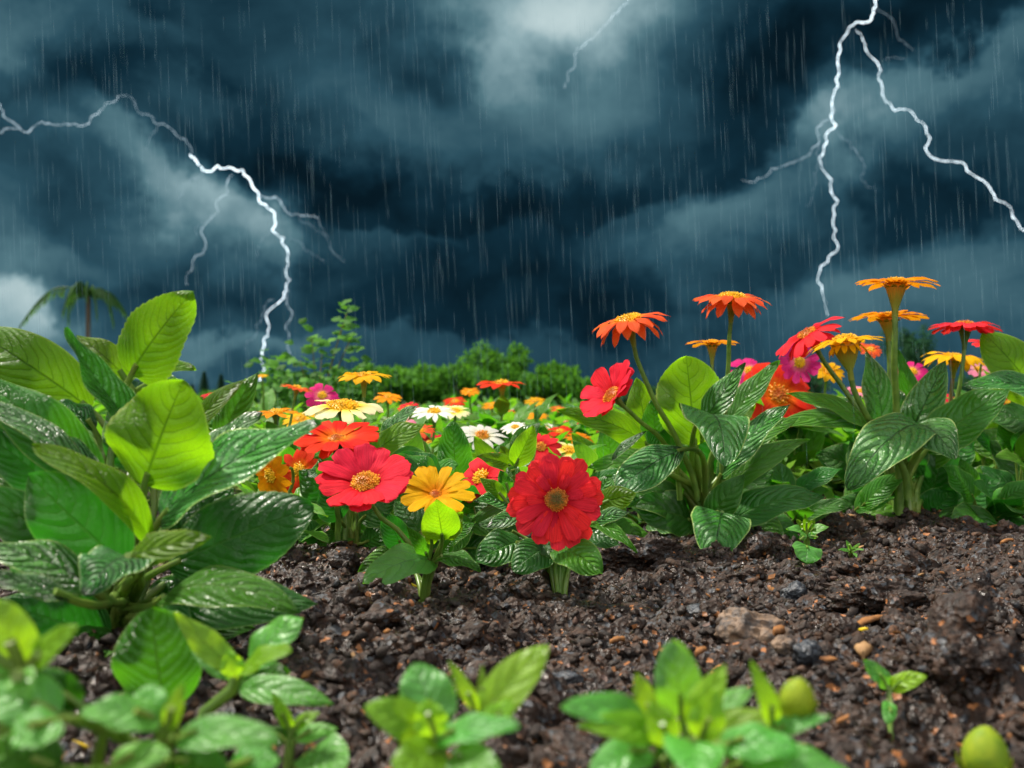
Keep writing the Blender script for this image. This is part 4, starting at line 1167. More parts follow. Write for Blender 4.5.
leaves(I_, I_.location, 1.2, [
    (456, 484, 453, 420, 36, (0, -1, .1), 'mid', .0, .0, dict(fold=.1, q=.7)),
    (462, 486, 492, 468, 26, (0, -.8, .5), 'mid', .03, .03, dict(bend=.1)),
    (448, 490, 420, 470, 30, (0, -.8, .5), 'bed', .03, .03, dict(bend=.1)),
    (462, 500, 484, 490, 36, (0, -.8, .5), 'dark', .03, .03, dict(bend=.1)),
    (445, 510, 415, 500, 40, (0, -.8, .5), 'dark', .03, .03, dict(bend=.1)),
], 0.006, 0.0022)

# ================================================================== SEEDLINGS AND FOREGROUND PLANTS
def sprout(label, root, D0, rows, name='seedling', cat='seedling', stem=None, pr=0.0014, bud=None, spread=0.0008):
    o = thing(name, root, label, cat)
    leaves(o, root, D0, rows, spread, pr)
    if stem:
        mb = MB(); pts = [Vector(root)] + [P(x, y, d) for x, y, d in stem]
        if len(pts) == 2: pts.insert(1, (pts[0] + pts[1]) / 2)
        mb.tube(pts, [pr * 1.3] * len(pts), 8); mb.build('stem', [STEM], o, o.location)
    return o


BUDM = simple('bud_green', (0.30, 0.38, 0.02), 0.6, (0.14, 0.27, 0.02), 90, 0.5, 0.25, 0.001, 0.3, (0.5, 0.6, 0.03))
BUDR = simple('bud_tip', (0.55, 0.50, 0.02), 0.35, (0.45, 0.30, 0.02), 60, 0.2, 0.5, 0.001, 0.3, (0.7, 0.6, 0.03))


def bud(parent, c, r, h, ax=(0, 0, 1), m_=None):
    A_, B_, C__ = frame_of(ax); mb = MB(); rows = []; uvs = []
    for i in range(13):
        t = i / 12; rr = r * math.sin(PI * min(1, t * 0.93 + 0.05)) ** 0.55 * (1.04 - 0.12 * t)
        rows.append([Vector(c) + C__ * (h * (t - .5)) + (A_ * math.cos(k * PI / 9) + B_ * math.sin(k * PI / 9)) * rr * (1 + 0.07 * abs(math.cos(k * PI / 9 * 2.5 + .4)) - 0.04) for k in range(18)])
        uvs.append([(k / 18, t) for k in range(18)])
    mb.grid(rows, uvs, close=True); mb.poly(rows[-1], [(.5, 1)] * 18)
    for k in range(5):
        rd = A_ * math.cos(k * 1.257) + B_ * math.sin(k * 1.257)
        blade(mb, Vector(c) - C__ * h * .48 + rd * r * .3, Vector(c) - C__ * h * .02 + rd * r * 1.25, r * .9, rd - C__ * .3, .2, .1, .1, .02, nu=4, nv=8)
    return mb.build('bud', [m_ or BUDM], parent, parent.location)


r_ = gpos(807, 566)
sprout('small seedling with a round lower leaf, on the soil between the broad leaved plants', r_, 1.02, [
    (806, 545, 806, 563, 31, (0, -1, .3), 'fg', -.02, -.04, dict(q=.55, p=.8, bend=.15)),
    (806, 533, 786, 529, 11, (0, -.7, .7), 'fg', .0, -.01, dict(bend=.15)),
    (808, 533, 829, 527, 13, (0, -.7, .7), 'fg', .0, -.01, dict(bend=.15)),
    (806, 531, 796, 519, 7, (0, -1, .3), 'lime', .0, .0, dict()),
    (807, 531, 815, 518, 7, (0, -1, .3), 'lime', .0, .0, dict()),
    (806, 531, 805, 514, 7, (0, -1, .3), 'lime', -.01, -.01, dict()),
    (806, 534, 799, 540, 7, (0, -1, .3), 'fg', -.01, -.01, dict()),
    (808, 534, 817, 538, 7, (0, -1, .3), 'fg', -.01, -.01, dict()),
])
r_ = gpos(851, 556)
sprout('tiny rosette seedling right of the round leaved seedling', r_, 1.06, [
    (851, 553, 838, 550, 6, (0, -.7, .7), 'fg', .0, -.02, dict(bend=.1)), (851, 552, 864, 550, 6, (0, -.7, .7), 'fg', .0, -.02, dict(bend=.1)),
    (851, 552, 846, 540, 5, (0, -1, .2), 'fg', .0, .0, dict()), (851, 552, 860, 543, 5, (0, -1, .2), 'fg', .0, .0, dict()), (851, 554, 857, 558, 5, (0, -.7, .7), 'fg', .0, -.03, dict())])
r_ = gpos(889, 726)
sprout('lone two leaved seedling on the soil at the lower right', r_, .54, [
    (889, 687, 863, 660, 20, (0, -.8, .6), 'fg', .0, .0, dict(bend=.08, q=.7)),
    (890, 688, 927, 676, 20, (0, -.8, .6), 'fglime', .0, -.01, dict(bend=.15, q=.7)),
    (889, 702, 887, 724, 16, (0, -1, .4), 'fg', -.01, -.02, dict(bend=.12, q=.6))], stem=[(889, 700, .535), (889, 686, .54)], pr=.0009)

r_ = Vector((P(985, 768, .44).x, .44, 0))
o = thing('flower_bud', r_, 'blurred yellow green bud poking up at the bottom right corner', 'bud')
bud(o, P(985, 755, .43), .0095, .024, (0.05, 0, 1), BUDM)
mb = MB(); mb.tube([r_ + Vector((0, 0, -.01)), r_ + Vector((0, 0, .004)), P(985, 762, .43)], [.003] * 3); mb.build('stem', [STEM], o, o.location)

r_ = Vector((P(450, 768, .37).x, .37, -.004))
sprout('blurred seedling clump with rounded leaves in the foreground, left of centre', r_, .36, [
    (440, 726, 412, 664, 56, (.1, -.9, .5), 'fg', .01, .02, dict(q=.55, bend=.08)),
    (432, 738, 364, 706, 44, (.2, -.8, .6), 'fglime', .0, -.01, dict(q=.6, bend=.16)),
    (436, 742, 520, 726, 34, (-.1, -.6, .85), 'fg', -.01, -.02, dict(q=.6, bend=.14)),
    (482, 722, 548, 645, 46, (-.4, -.9, .3), 'fglime', .02, .03, dict(q=.7, fold=.3)),
    (478, 712, 448, 660, 15, (.2, -1, .2), 'fglime', .02, .02, dict()),
    (482, 712, 482, 664, 11, (.1, -1, .2), 'fglime', .025, .03, dict()),
    (440, 752, 392, 770, 44, (.2, -.7, .7), 'fglime', -.01, -.03, dict(q=.6)),
    (450, 756, 500, 772, 40, (-.2, -.7, .7), 'fg', -.01, -.03, dict(q=.6)),
    (435, 735, 425, 700, 34, (0, -1, .3), 'fglime', -.01, -.01, dict(q=.6)),
    (484, 735, 512, 700, 30, (-.2, -1, .2), 'fglime', .0, .01, dict()),
], name='seedling_clump', cat='seedlings', pr=.0013, spread=.004, stem=[(440, 745, .36)])

r_ = Vector((P(690, 768, .37).x, .37, -.004))
o = sprout('larger blurred seedling clump with a small round bud, in the foreground right of centre', r_, .36, [
    (680, 716, 672, 640, 50, (.1, -1, .3), 'fg', .02, .02, dict(q=.55, fold=.1)),
    (690, 730, 726, 664, 34, (-.3, -1, .3), 'fglime', .0, .0, dict()),
    (650, 728, 560, 708, 40, (.1, -.7, .75), 'fg', .0, -.02, dict(q=.6, bend=.18)),
    (660, 736, 576, 726, 34, (.1, -.8, .6), 'fglime', -.01, -.02, dict(bend=.2)),
    (650, 725, 636, 672, 26, (.2, -1, .2), 'fglime', .01, .01, dict()),
    (690, 728, 752, 690, 34, (-.2, -.6, .8), 'fg', .02, .02, dict(q=.6, bend=.1)),
    (700, 740, 795, 716, 36, (-.1, -.7, .8), 'fglime', .01, .0, dict(bend=.12)),
    (760, 735, 832, 716, 20, (0, -.7, .7), 'fg', .0, -.01, dict(bend=.05)),
    (775, 728, 750, 660, 22, (.2, -1, .2), 'fglime', .0, .0, dict()),
    (690, 742, 696, 782, 62, (0, -.75, .7), 'fg', -.02, -.05, dict(q=.55, bend=.15)),
    (720, 745, 800, 752, 44, (-.1, -.6, .85), 'fg', -.01, -.02, dict(q=.6, bend=.15)),
    (740, 760, 850, 775, 40, (-.1, -.6, .85), 'fg', -.01, -.02, dict(q=.6, bend=.15)),
    (650, 750, 590, 775, 46, (.1, -.6, .85), 'fg', -.01, -.02, dict(q=.6, bend=.15)),
    (670, 745, 650, 700, 34, (0, -1, .3), 'fglime', -.02, -.02, dict()),
    (700, 740, 715, 690, 38, (0, -1, .3), 'fglime', -.01, -.01, dict()),
    (680, 740, 660, 760, 40, (0, -1, .3), 'mid', -.01, -.01, dict()),
    (730, 760, 745, 725, 40, (0, -1, .3), 'mid', .01, .01, dict()),
], name='seedling_clump', cat='seedlings', pr=.0014, spread=.012)
bud(o, P(797, 698, .36), .0062, .0145, (.1, -.2, 1), BUDM)
mb = MB(); mb.tube([r_ + Vector((.02, 0, 0)), P(770, 745, .36), P(795, 708, .36)], [.0014] * 3); mb.build('stem', [STEM], o, o.location)

r_ = Vector((P(190, 752, .47).x, .47, -.003))
o = sprout('blurred seedling with a slanting yellow green stem, in front of the big leafy plant', r_, .47, [
    (238, 672, 174, 612, 30, (.3, -.8, .5), 'fglime', .0, .0, dict(bend=-.05, noroot=True)),
    (240, 674, 292, 650, 34, (0, -.6, .8), 'fglime', -.01, -.03, dict(bend=.1, q=.6, noroot=True)),
    (250, 664, 303, 618, 42, (-.3, -.8, .6), 'fg', .02, .02, dict(q=.6, noroot=True, fold=.15)),
    (240, 690, 334, 704, 34, (0, -.7, .7), 'fg', .01, .0, dict(bend=.15, noroot=True)),
    (236, 678, 190, 650, 22, (.2, -.8, .5), 'fg', .02, .02, dict(noroot=True)),
    (236, 684, 290, 672, 44, (0, -.8, .6), 'mid', .02, .02, dict(noroot=True, bend=.1)),
    (236, 676, 228, 650, 24, (0, -.9, .4), 'fglime', -.01, -.01, dict(noroot=True)),
], stem=[(205, 712, .47), (232, 690, .47), (238, 672, .47)], pr=.0022)
r_ = Vector((P(288, 768, .45).x, .45, -.003))
sprout('small blurred seedling with a round pale leaf, left of the seedling clumps', r_, .45, [
    (292, 730, 272, 692, 14, (.1, -1, .3), 'fglime', .0, .0, dict()), (293, 728, 320, 712, 15, (0, -.8, .6), 'fglime', .0, .0, dict()),
    (294, 738, 338, 728, 20, (0, -.8, .6), 'fg', .0, .0, dict()), (310, 752, 345, 770, 50, (0, -.7, .7), 'fg', .0, -.03, dict(q=.5)),
    (290, 740, 262, 730, 18, (0, -.8, .6), 'mid', .01, .01, dict())], stem=[(290, 745, .45), (292, 726, .45)], pr=.0012)
r_ = Vector((P(10, 768, .37).x, .37, -.003))
sprout('blurred lime seedling at the lower left edge', r_, .35, [
    (22, 664, 0, 600, 50, (.1, -1, .3), 'fglime', .0, .0, dict(q=.6)), (28, 668, 78, 626, 34, (-.2, -.8, .5), 'fglime', .0, -.01, dict(q=.7, bend=.05)),
    (20, 668, -30, 640, 40, (.1, -.9, .4), 'fg', .0, .0, dict(q=.6)), (20, 672, 30, 700, 30, (0, -.8, .6), 'fg', -.01, -.02, dict(bend=.2)), (14, 676, -30, 700, 40, (0, -.8, .6), 'fglime', .0, -.01, dict())],
       stem=[(10, 720, .35), (22, 668, .35)], pr=.003)
r_ = Vector((P(120, 790, .35).x, .40, -.003))
sprout('very blurred mat of pale green leaves along the lower left edge of the picture', r_, .34, [
    (60, 715, -20, 690, 60, (0, -.7, .8), 'fg', .0, .0, dict(q=.55, bend=.1)),
    (60, 720, 10, 745, 50, (0, -.7, .8), 'fg', -.02, -.03, dict(q=.6)),
    (160, 722, 80, 712, 44, (0, -.6, .85), 'fg', .0, -.01, dict(q=.6, bend=.12)),
    (158, 724, 138, 690, 46, (0, -.9, .4), 'fg', .02, .03, dict(q=.55)),
    (168, 730, 184, 682, 20, (0, -1, .2), 'fglime', .0, .0, dict()),
    (178, 740, 280, 742, 44, (0, -.6, .85), 'fg', .0, -.01, dict(q=.6, bend=.15)),
    (110, 770, 170, 752, 40, (0, -.6, .85), 'fg', -.01, -.01, dict(q=.6)),
    (60, 770, -20, 752, 60, (0, -.7, .8), 'mid', .0, .0, dict(q=.6)),
    (230, 770, 280, 760, 40, (0, -.7, .8), 'fg', .0, .0, dict(q=.6)),
    (120, 730, 128, 690, 26, (0, -1, .2), 'mid', .02, .02, dict()),
    (80, 705, 20, 672, 40, (0, -.8, .6), 'mid', .03, .03, dict(q=.6)),
    (170, 760, 230, 780, 50, (0, -.7, .8), 'mid', .0, -.01, dict(q=.6)),
], name='seedling_clump', cat='seedlings', pr=.0018, spread=.03)
r_ = Vector((P(165, 735, .50).x, .50, -.003))
sprout('upright broad green leaf standing alone in front of the big leafy plant', r_, .50, [
    (166, 712, 152, 607, 88, (.05, -1, .25), 'mid', .0, .0, dict(q=.6, p=.95, fold=.1, bend=.08)),
], name='leafy_plant', cat='plant', pr=.003)

# ================================================================== THE BED BEHIND
def bed_foliage(mb, n, h, spread, rnd, mi=0, wid=0.035, ln=0.07, c=Vector((0, 0, 0))):
    for k in range(n):
        a = rnd.uniform(0, 2 * PI); r = spread * math.sqrt(rnd.random())
        z = h * rnd.uniform(0.15, 1.0)
        b = c + Vector((math.cos(a) * r * 0.5, math.sin(a) * r * 0.5, z))
        el_ = rnd.uniform(-0.2, 0.9)
        d = Vector((math.cos(a) * math.cos(el_), math.sin(a) * math.cos(el_), math.sin(el_)))
        L = ln * rnd.uniform(0.6, 1.3)
        up_ = Vector((0, 0, 1)) - d * d.z + Vector((rnd.uniform(-.4, .4), rnd.uniform(-.4, .4), 0))
        blade(mb, b, b + d * L, wid * rnd.uniform(0.7, 1.2), up_, 0.12, 0.25, 0.1, 0.05, 0, 0, 4, 7, seed=rnd.randint(0, 9999), mi=mi)
        if k % 3 == 0:
            mb.tube([c + Vector((math.cos(a) * r * 0.1, math.sin(a) * r * 0.1, 0)), c + (b - c) * 0.6 + Vector((0, 0, h * .1)), b], [.0016, .0014, .001], 5, 1)


def bed_flower(px, py, D, Rpx, kind, label, ax=(0, -.25, 1), disc='sun', calyx='green', n=12, pw=.36, h=None, lift=.08, nl=14, group=None, point=True, extra=None, rows=None, dr=.25):
    c = P(px, py, D)
    root = Vector((c.x + random.uniform(-.02, .02), D + random.uniform(0, .02), -0.005))
    o = thing('bedding_flower', root, label, 'flower', group)
    flower(o, c, ax, Rpx * D / FPX, kind, disc, calyx, rows or ((n, 1.0, lift),), pw=pw, droop=.12, dr=dr, cone=.6, root=root, sr=.0012 + .0012 * D / 2, seed=int(px * 7 + py), hero=False, point=point)
    if nl:
        rnd = random.Random(int(px + py)); mb = MB()
        bed_foliage(mb, nl, max(0.03, (c.z) * 0.75), 0.05 + 0.01 * D, rnd, c=Vector((0, 0, 0)), ln=.05 + .014 * D, wid=.022 + .007 * D)
        for i, v_ in enumerate(mb.v): mb.v[i] = v_ + root
        mb.build('foliage', [LM['bed'], PETIOLE], o, o.location)
    return o


bed_flower(502, 385, 1.75, 26, 'scarlet', 'scarlet flower standing tall on its stalk in front of the hedge', (0, -.10, 1), calyx='orange', n=11, pw=.42)
bed_flower(297, 389, 1.45, 19, 'coral', 'coral orange trumpet flower at the left, behind the cream flower', (.25, -.05, 1), calyx='orange', n=16, pw=.34)
bed_flower(322, 396, 1.55, 18, 'magenta', 'magenta flower peeping out behind the cream petalled flower', (.2, -.7, .6), n=9, pw=.5, point=False)
bed_flower(212, 396, 2.2, 11, 'crimson', 'blurred red flower at the left under the conifers', (0, -.3, 1))
bed_flower(262, 376, 2.4, 7, 'yellow', 'tiny blurred yellow flower at the left end of the hedge', (0, -.3, 1))
bed_flower(276, 414, 1.30, 26, 'orange', 'orange flower hidden behind the tip of the long wet leaf', (0, -.15, 1), n=12)
bed_flower(272, 474, 1.10, 30, 'orange', 'drooping orange flower under the long wet leaf of the big plant', (-.5, -.6, -.2), n=12, calyx='green', pw=.4)
bed_flower(300, 470, 1.18, 26, 'scarlet', 'scarlet flower in shadow under the long wet leaf', (-.3, -.7, .2), n=12, calyx='green', pw=.4)
bed_flower(434, 413, 1.50, 25, 'white', 'white daisy with a yellow centre left of the upright oval leaf', (0, -.28, 1), n=14, pw=.26)
bed_flower(482, 437, 1.45, 27, 'white', 'white daisy with an orange centre right of the upright oval leaf', (.15, -.5, .9), n=14, pw=.26, disc='gold')
bed_flower(430, 445, 1.60, 20, 'crimson', 'blurred rose red flower low behind the white daisies', (0, -.5, .7), point=False)
bed_flower(409, 408, 1.65, 12, 'crimson', 'small red flower touching the white daisy on its left', (0, -.4, .8), point=False)
bed_flower(405, 424, 1.60, 12, 'pink', 'small pink flower half hidden by leaves left of the white daisies', (0, -.5, .7), point=False)
bed_flower(430, 470, 1.40, 20, 'coral', 'blurred orange flower low behind the yellow flower', (0, -.6, .6))
bed_flower(482, 478, 1.08, 34, 'red', 'dark red flower half hidden behind the small lime sprig', (-.55, -.55, .62), n=10, pw=.55, point=False, nl=6)
bed_flower(540, 448, 1.35, 24, 'red', 'blurred red flower with yellow edge peeking above the big red flower', (.1, -.6, .7), disc='gold', n=12)
bed_flower(570, 452, 1.40, 26, 'cream', 'pale cream daisy just above the big red flower', (.1, -.35, .9), n=13, pw=.28)
bed_flower(515, 456, 1.5, 18, 'yellow', 'yellow flower hidden behind the lime sprig', (0, -.4, .9))
far = [(492, 406, 2.6, 12, 'orange', 'orange blurred flower left of the tall scarlet flower stalk'),
       (509, 413, 3.0, 8, 'scarlet', 'tiny red blurred flower right beside the tall scarlet flower stalk'),
       (515, 420, 2.6, 12, 'scarlet', 'orange red blurred flower below and right of the tall scarlet flower'),
       (537, 416, 2.6, 12, 'orange', 'orange blurred flower midway between the scarlet flower and the red one'),
       (558, 409, 2.8, 9, 'coral', 'coral blurred flower at the right end of the far hedge'),
       (562, 422, 2.4, 7, 'white', 'tiny pale blurred flower left of a red and yellow one'),
       (573, 424, 2.3, 12, 'crimson', 'red blurred flower with a yellow middle left of the broad leaved plant'),
       (596, 428, 2.2, 12, 'scarlet', 'red blurred flower under the long lime leaf'),
       (622, 433, 2.1, 12, 'coral', 'orange red blurred flower under the red half turned flower'),
       (545, 434, 2.0, 16, 'orange', 'amber blurred flower above the pale cream daisy'),
       (547, 427, 2.3, 9, 'white', 'white blurred flower above the amber one'),
       (489, 420, 2.6, 7, 'white', 'tiny white blurred flower under the orange one'),
       (590, 455, 1.7, 10, 'crimson', 'small red blurred flower at the tip of the curled wet leaf')]
for i, (x, y, d, r, k, lb) in enumerate(far): bed_flower(x, y, d, r, k, lb, (0, -.35, 1), nl=12)
bed_flower(750, 372, 1.75, 24, 'magenta', 'magenta flower behind the broad leaved plant with coral daisies', (0, -.6, .7), point=False, n=12)
bed_flower(733, 385, 1.9, 14, 'pink', 'pale pink flower touching the magenta one', (0, -.6, .7), point=False)
bed_flower(778, 396, 1.62, 42, 'scarlet', 'large blurred scarlet and orange flower between the two broad leaved plants', (.15, -.8, .5), point=False, n=9, pw=.6, disc='rust')
bed_flower(748, 408, 1.7, 20, 'scarlet', 'scarlet flower low beside the large blurred scarlet one', (0, -.7, .6), point=False)
bed_flower(668, 404, 1.6, 16, 'pink', 'pink and white flower seen between the leaves of the coral daisy plant', (0, -.8, .5), point=False)
bed_flower(800, 362, 1.6, 22, 'magenta', 'magenta flower hanging under the drooping red flower', (-.3, -.6, -.1), point=False)
bed_flower(829, 372, 1.7, 17, 'yellow', 'yellow flower under the golden shaggy flower', (0, -.6, .6))
bed_flower(912, 372, 1.8, 18, 'magenta', 'magenta flower right of the tall golden stems', (0, -.6, .6), point=False)
bed_flower(825, 418, 1.75, 22, 'red', 'rose red flower between the broad leaved plants, below the golden flower', (0, -.5, .7), point=False)
bed_flower(815, 400, 1.8, 14, 'scarlet', 'small scarlet flower just above the rose red one', (0, -.5, .7), point=False)
bed_flower(870, 350, 1.8, 13, 'coral', 'coral flower peeking left of the tall golden stems', (0, -.5, .7), point=False)
bed_flower(978, 370, 1.8, 15, 'pink', 'pink flower right of the yellow flower', (0, -.5, .7), point=False)
bed_flower(985, 344, 1.7, 16, 'red', 'red flower partly hidden by the upright red flower at the right', (0, -.4, .9), point=False)
bed_flower(1008, 404, 1.7, 16, 'crimson', 'rose red flower at the right edge under the wet leaf', (.1, -.5, .7), point=False)
for (x, y, d, r, k, lb) in [
    (388, 398, 1.75, 15, 'orange', 'orange flower between the tall yellow flower and the left white daisy'),
    (455, 402, 1.95, 13, 'scarlet', 'scarlet flower just right of the left white daisy'),
    (300, 420, 1.55, 20, 'yellow', 'yellow flower between the cream flower and the long wet leaf'),
    (420, 432, 1.38, 16, 'coral', 'coral flower below the left white daisy'),
    (392, 438, 1.30, 17, 'yellow', 'small yellow flower just right of the scarlet flower with the orange middle'),
    (455, 412, 1.62, 17, 'cream', 'cream daisy between the two white daisies'),
    (515, 428, 1.50, 15, 'white', 'white daisy right of the white daisy with the orange centre'),
    (535, 402, 2.1, 12, 'yellow', 'yellow blurred flower right of the tall scarlet flower'),
    (470, 392, 2.2, 11, 'orange', 'small orange flower in front of the tallest hedge shrub'),
    (580, 440, 1.60, 17, 'orange', 'orange flower above and right of the big red flower'),
    (602, 412, 1.9, 13, 'crimson', 'rose red flower left of the long lime leaf'),
    (560, 432, 1.7, 14, 'scarlet', 'scarlet flower above the pale cream daisy'),
    (690, 388, 1.7, 16, 'magenta', 'magenta flower between the two coral daisy stalks'),
    (860, 392, 1.7, 16, 'pink', 'pink flower under the golden shaggy flower'),
    (935, 398, 1.7, 18, 'crimson', 'rose red flower right of the tall golden stems'),
    (1000, 350, 1.75, 14, 'magenta', 'magenta flower at the right edge above the lime leaf')]:
    bed_flower(x, y, d, r, k, lb, (random.uniform(-.2, .2), -.4, .9), n=13, pw=.34, nl=10)
low = [(800, 455, 2.0, 8, 'orange'), (806, 470, 1.9, 7, 'yellow'), (832, 478, 1.9, 9, 'coral'), (790, 440, 2.0, 8, 'orange'), (762, 465, 1.9, 7, 'orange'), (805, 490, 1.8, 8, 'coral'),
       (972, 436, 2.0, 6, 'crimson'), (998, 474, 1.8, 9, 'orange'), (988, 466, 1.9, 7, 'scarlet'), (960, 480, 1.8, 6, 'yellow')]
lbl = ['small orange flower deep in the gap between the broad leaved plants, topmost', 'small yellow flower low in the gap between the broad leaved plants', 'small coral flower low left of the golden flower plant',
       'small orange flower under the large blurred scarlet flower', 'small orange flower behind the coral daisy plant, low down', 'small coral flower near the ground between the broad leaved plants',
       'tiny red flower right of the golden flower plant', 'small orange flower low at the right edge', 'tiny scarlet flower beside a low orange one at the right edge', 'tiny yellow flower low right of the golden flower plant']
for (x, y, d, r, k), lb in zip(low, lbl): bed_flower(x, y, d, r, k, lb, (0, -.6, .7), nl=8)


def filler(px, D, by, ty, wpx, n, kinds, label, seed, lw=(26, 40), ll=(45, 75)):
    """a broad leaved plant with n leaves spread between two heights of the picture"""
    rnd = random.Random(seed)
    root = Vector((P(px, 500, D).x, D, -0.004))
    o = thing('leafy_plant', root, label, 'plant')
    for k in range(n):
        t = (k + .5) / n
        a = rnd.uniform(-1, 1)
        sc = 1.0 / D
        z0 = P(px, by, D).z; z1 = P(px, ty, D).z
        zb = max(0.01, z0 + (z1 - z0) * t * rnd.uniform(.75, .95))
        xb = root.x + a * wpx / 2 * .35 * D / FPX; yb = D + rnd.uniform(-.05, .04)
        L = rnd.uniform(*ll) / FPX * 1.2; W = rnd.uniform(*lw) / FPX * 1.2
        up = (t - .35) * 1.3 + rnd.uniform(-.25, .3)
        d = Vector((a * 1.1, rnd.uniform(-.9, .2), up)).normalized()
        tip = Vector((xb, yb, zb)) + d * L
        tip.z = max(0.006, tip.z)
        leaf(o, (xb, yb, zb), tip, W, (rnd.uniform(-.3, .3), -.75, .75), rnd.choice(kinds), root, .002, bend=rnd.uniform(.08, .25), fold=.2, seed=seed * 50 + k, nu=8, nv=16, q=rnd.uniform(.65, .85))
    return o


filler(405, 1.24, 525, 462, 90, 13, ['mid', 'bed', 'mid', 'dark'], 'leafy plant behind the rose red flower, under the left white daisy', 1)
filler(455, 1.12, 550, 470, 90, 12, ['dark', 'mid', 'dark'], 'low dark leafy plant between the yellow flower plant and the big red flower', 2)
filler(500, 1.34, 515, 472, 90, 12, ['bed', 'mid', 'lime'], 'leafy plant behind the lime sprig beside the right white daisy', 3)
filler(585, 1.20, 550, 480, 80, 14, ['mid', 'dark', 'bed'], 'leafy plant hidden right behind the big red flower', 4)
filler(610, 1.50, 505, 455, 110, 13, ['bed', 'mid', 'lime'], 'leafy plant under the long lime leaf of the coral daisy plant', 5)
filler(640, 1.34, 540, 490, 100, 13, ['dark', 'dark', 'mid'], 'low dark leafy plant at the left foot of the coral daisy plant', 6)
filler(785, 1.34, 540, 488, 90, 13, ['dark', 'mid', 'dark'], 'dark leafy plant at the right foot of the coral daisy plant', 7)
filler(842, 1.38, 540, 492, 70, 11, ['mid', 'dark', 'bed'], 'leafy plant at the left foot of the golden flower plant', 8)
filler(978, 1.36, 540, 485, 90, 13, ['dark', 'mid', 'dark'], 'dark leafy plant at the right foot of the golden flower plant', 9)
filler(1020, 1.45, 520, 430, 110, 12, ['mid', 'bed', 'dark'], 'leafy plant at the right edge under the rose red flower', 10)
filler(800, 1.65, 500, 420, 100, 12, ['bed', 'mid'], 'leafy plant in the gap behind the broad leaved plants', 11)
filler(300, 1.30, 545, 450, 90, 12, ['dark', 'mid'], 'dark leafy plant at the foot of the scarlet flower plant, behind the big left plant', 12)
filler(380, 1.18, 560, 500, 80, 9, ['dark', 'mid'], 'low dark leafy plant just behind the small rose red flower plant', 13)
filler(430, 1.75, 490, 448, 110, 12, ['bed', 'lime', 'mid'], 'leafy plant standing behind the white daisies', 14)
filler(548, 1.85, 480, 440, 110, 12, ['bed', 'lime', 'mid'], 'leafy plant behind the pale cream daisy', 15)

# leafy plants without flowers, copied
protos = []
for s_ in range(4):
    rnd = random.Random(100 + s_)
    o = thing('bedding_plant', (0, 0, 0), 'blurred leafy plant without flowers in the bed behind', 'plant', 'leafy plants filling the bed behind the flowers')
    mb = MB(); bed_foliage(mb, 34, 0.17, 0.10, rnd, ln=.085, wid=.036); f_ = mb.build('foliage', [LM['bed'] if s_ % 2 else LM['mid'], PETIOLE], o)
    protos.append((o, f_))
rs = random.Random(9); first = [True] * 4
for k in range(170):
    D = 1.62 + 6.5 * (k / 170) ** 1.3
    x = rs.uniform(-.60, .60) * D
    px_ = x / D * FPX + 512
    i = k % 4; src, ch = protos[i]
    if first[i]:
        o = src; first[i] = False
    else:
        o = src.copy(); COL.objects.link(o); c2 = ch.copy(); COL.objects.link(c2); c2.parent = o
    o.location = (x, D, -0.005); o.rotation_euler = (0, 0, rs.uniform(0, 6.28))
    sc = rs.uniform(.65, .98) * (1.0 if 640 < px_ else .95)
    o.scale = (sc * 1.15, sc * 1.15, sc)

# low ground cover (stuff)
rng_ = np.random.RandomState(12)
n = 26000
y = 1.5 + 8.5 * rng_.rand(n) ** 1.7
x = (rng_.rand(n) * 2 - 1) * (0.1 + y * 0.66)
z = rng_.rand(n) * (0.055 + 0.045 * np.clip((y - 1.5) / 2, 0, 1)) 
a = rng_.rand(n) * 2 * np.pi; L = (0.014 + 0.018 * rng_.rand(n)) * (0.8 + 0.22 * y); wd = L * (0.25 + 0.15 * rng_.rand(n)); e = rng_.rand(n) * 1.1 - 0.2
dx, dy, dz = np.cos(a) * np.cos(e), np.sin(a) * np.cos(e), np.sin(e)
c3 = np.stack([x, y, z], -1); d3 = np.stack([dx, dy, dz], -1) * L[:, None]; s3 = np.stack([-np.sin(a), np.cos(a), (rng_.rand(n) - .5) * .8], -1) * wd[:, None]
up3 = np.array([0, 0, 1.0]) * (L * 0.15)[:, None]
V = np.stack([c3, c3 + d3 * .5 + s3 + up3, c3 + d3, c3 + d3 * .5 - s3 + up3], 1).reshape(-1, 3)
F = np.arange(n * 4)
uv = np.tile(np.array([[.5, 0], [1, .5], [.5, 1], [0, .5]]), (n, 1))
GC, tG = mat('ground_cover_leaf')
riG = tG.n('ShaderNodeNewGeometry').outputs['Random Per Island']
cG = tG.ramp(riG, [(0, (0.02, 0.07, 0.015)), (.5, (0.05, 0.15, 0.03)), (.85, (0.10, 0.22, 0.03)), (1, (0.22, 0.26, 0.04))])
prG = tG.n('ShaderNodeBsdfPrincipled', {'Base Color': cG, 'Roughness': 0.4})
tlG = tG.n('ShaderNodeBsdfTranslucent', {'Color': tG.mix(0.5, cG, (0.3, 0.6, 0.05))})
tG.n('ShaderNodeOutputMaterial', {0: tG.n('ShaderNodeMixShader', {0: .4, 1: prG.outputs[0], 2: tlG.outputs[0]}).outputs[0]})
tag(add_np_mesh('ground_cover', V, F, 4, [GC], uv=uv), 'low green ground cover between the flower plants', kind='stuff')

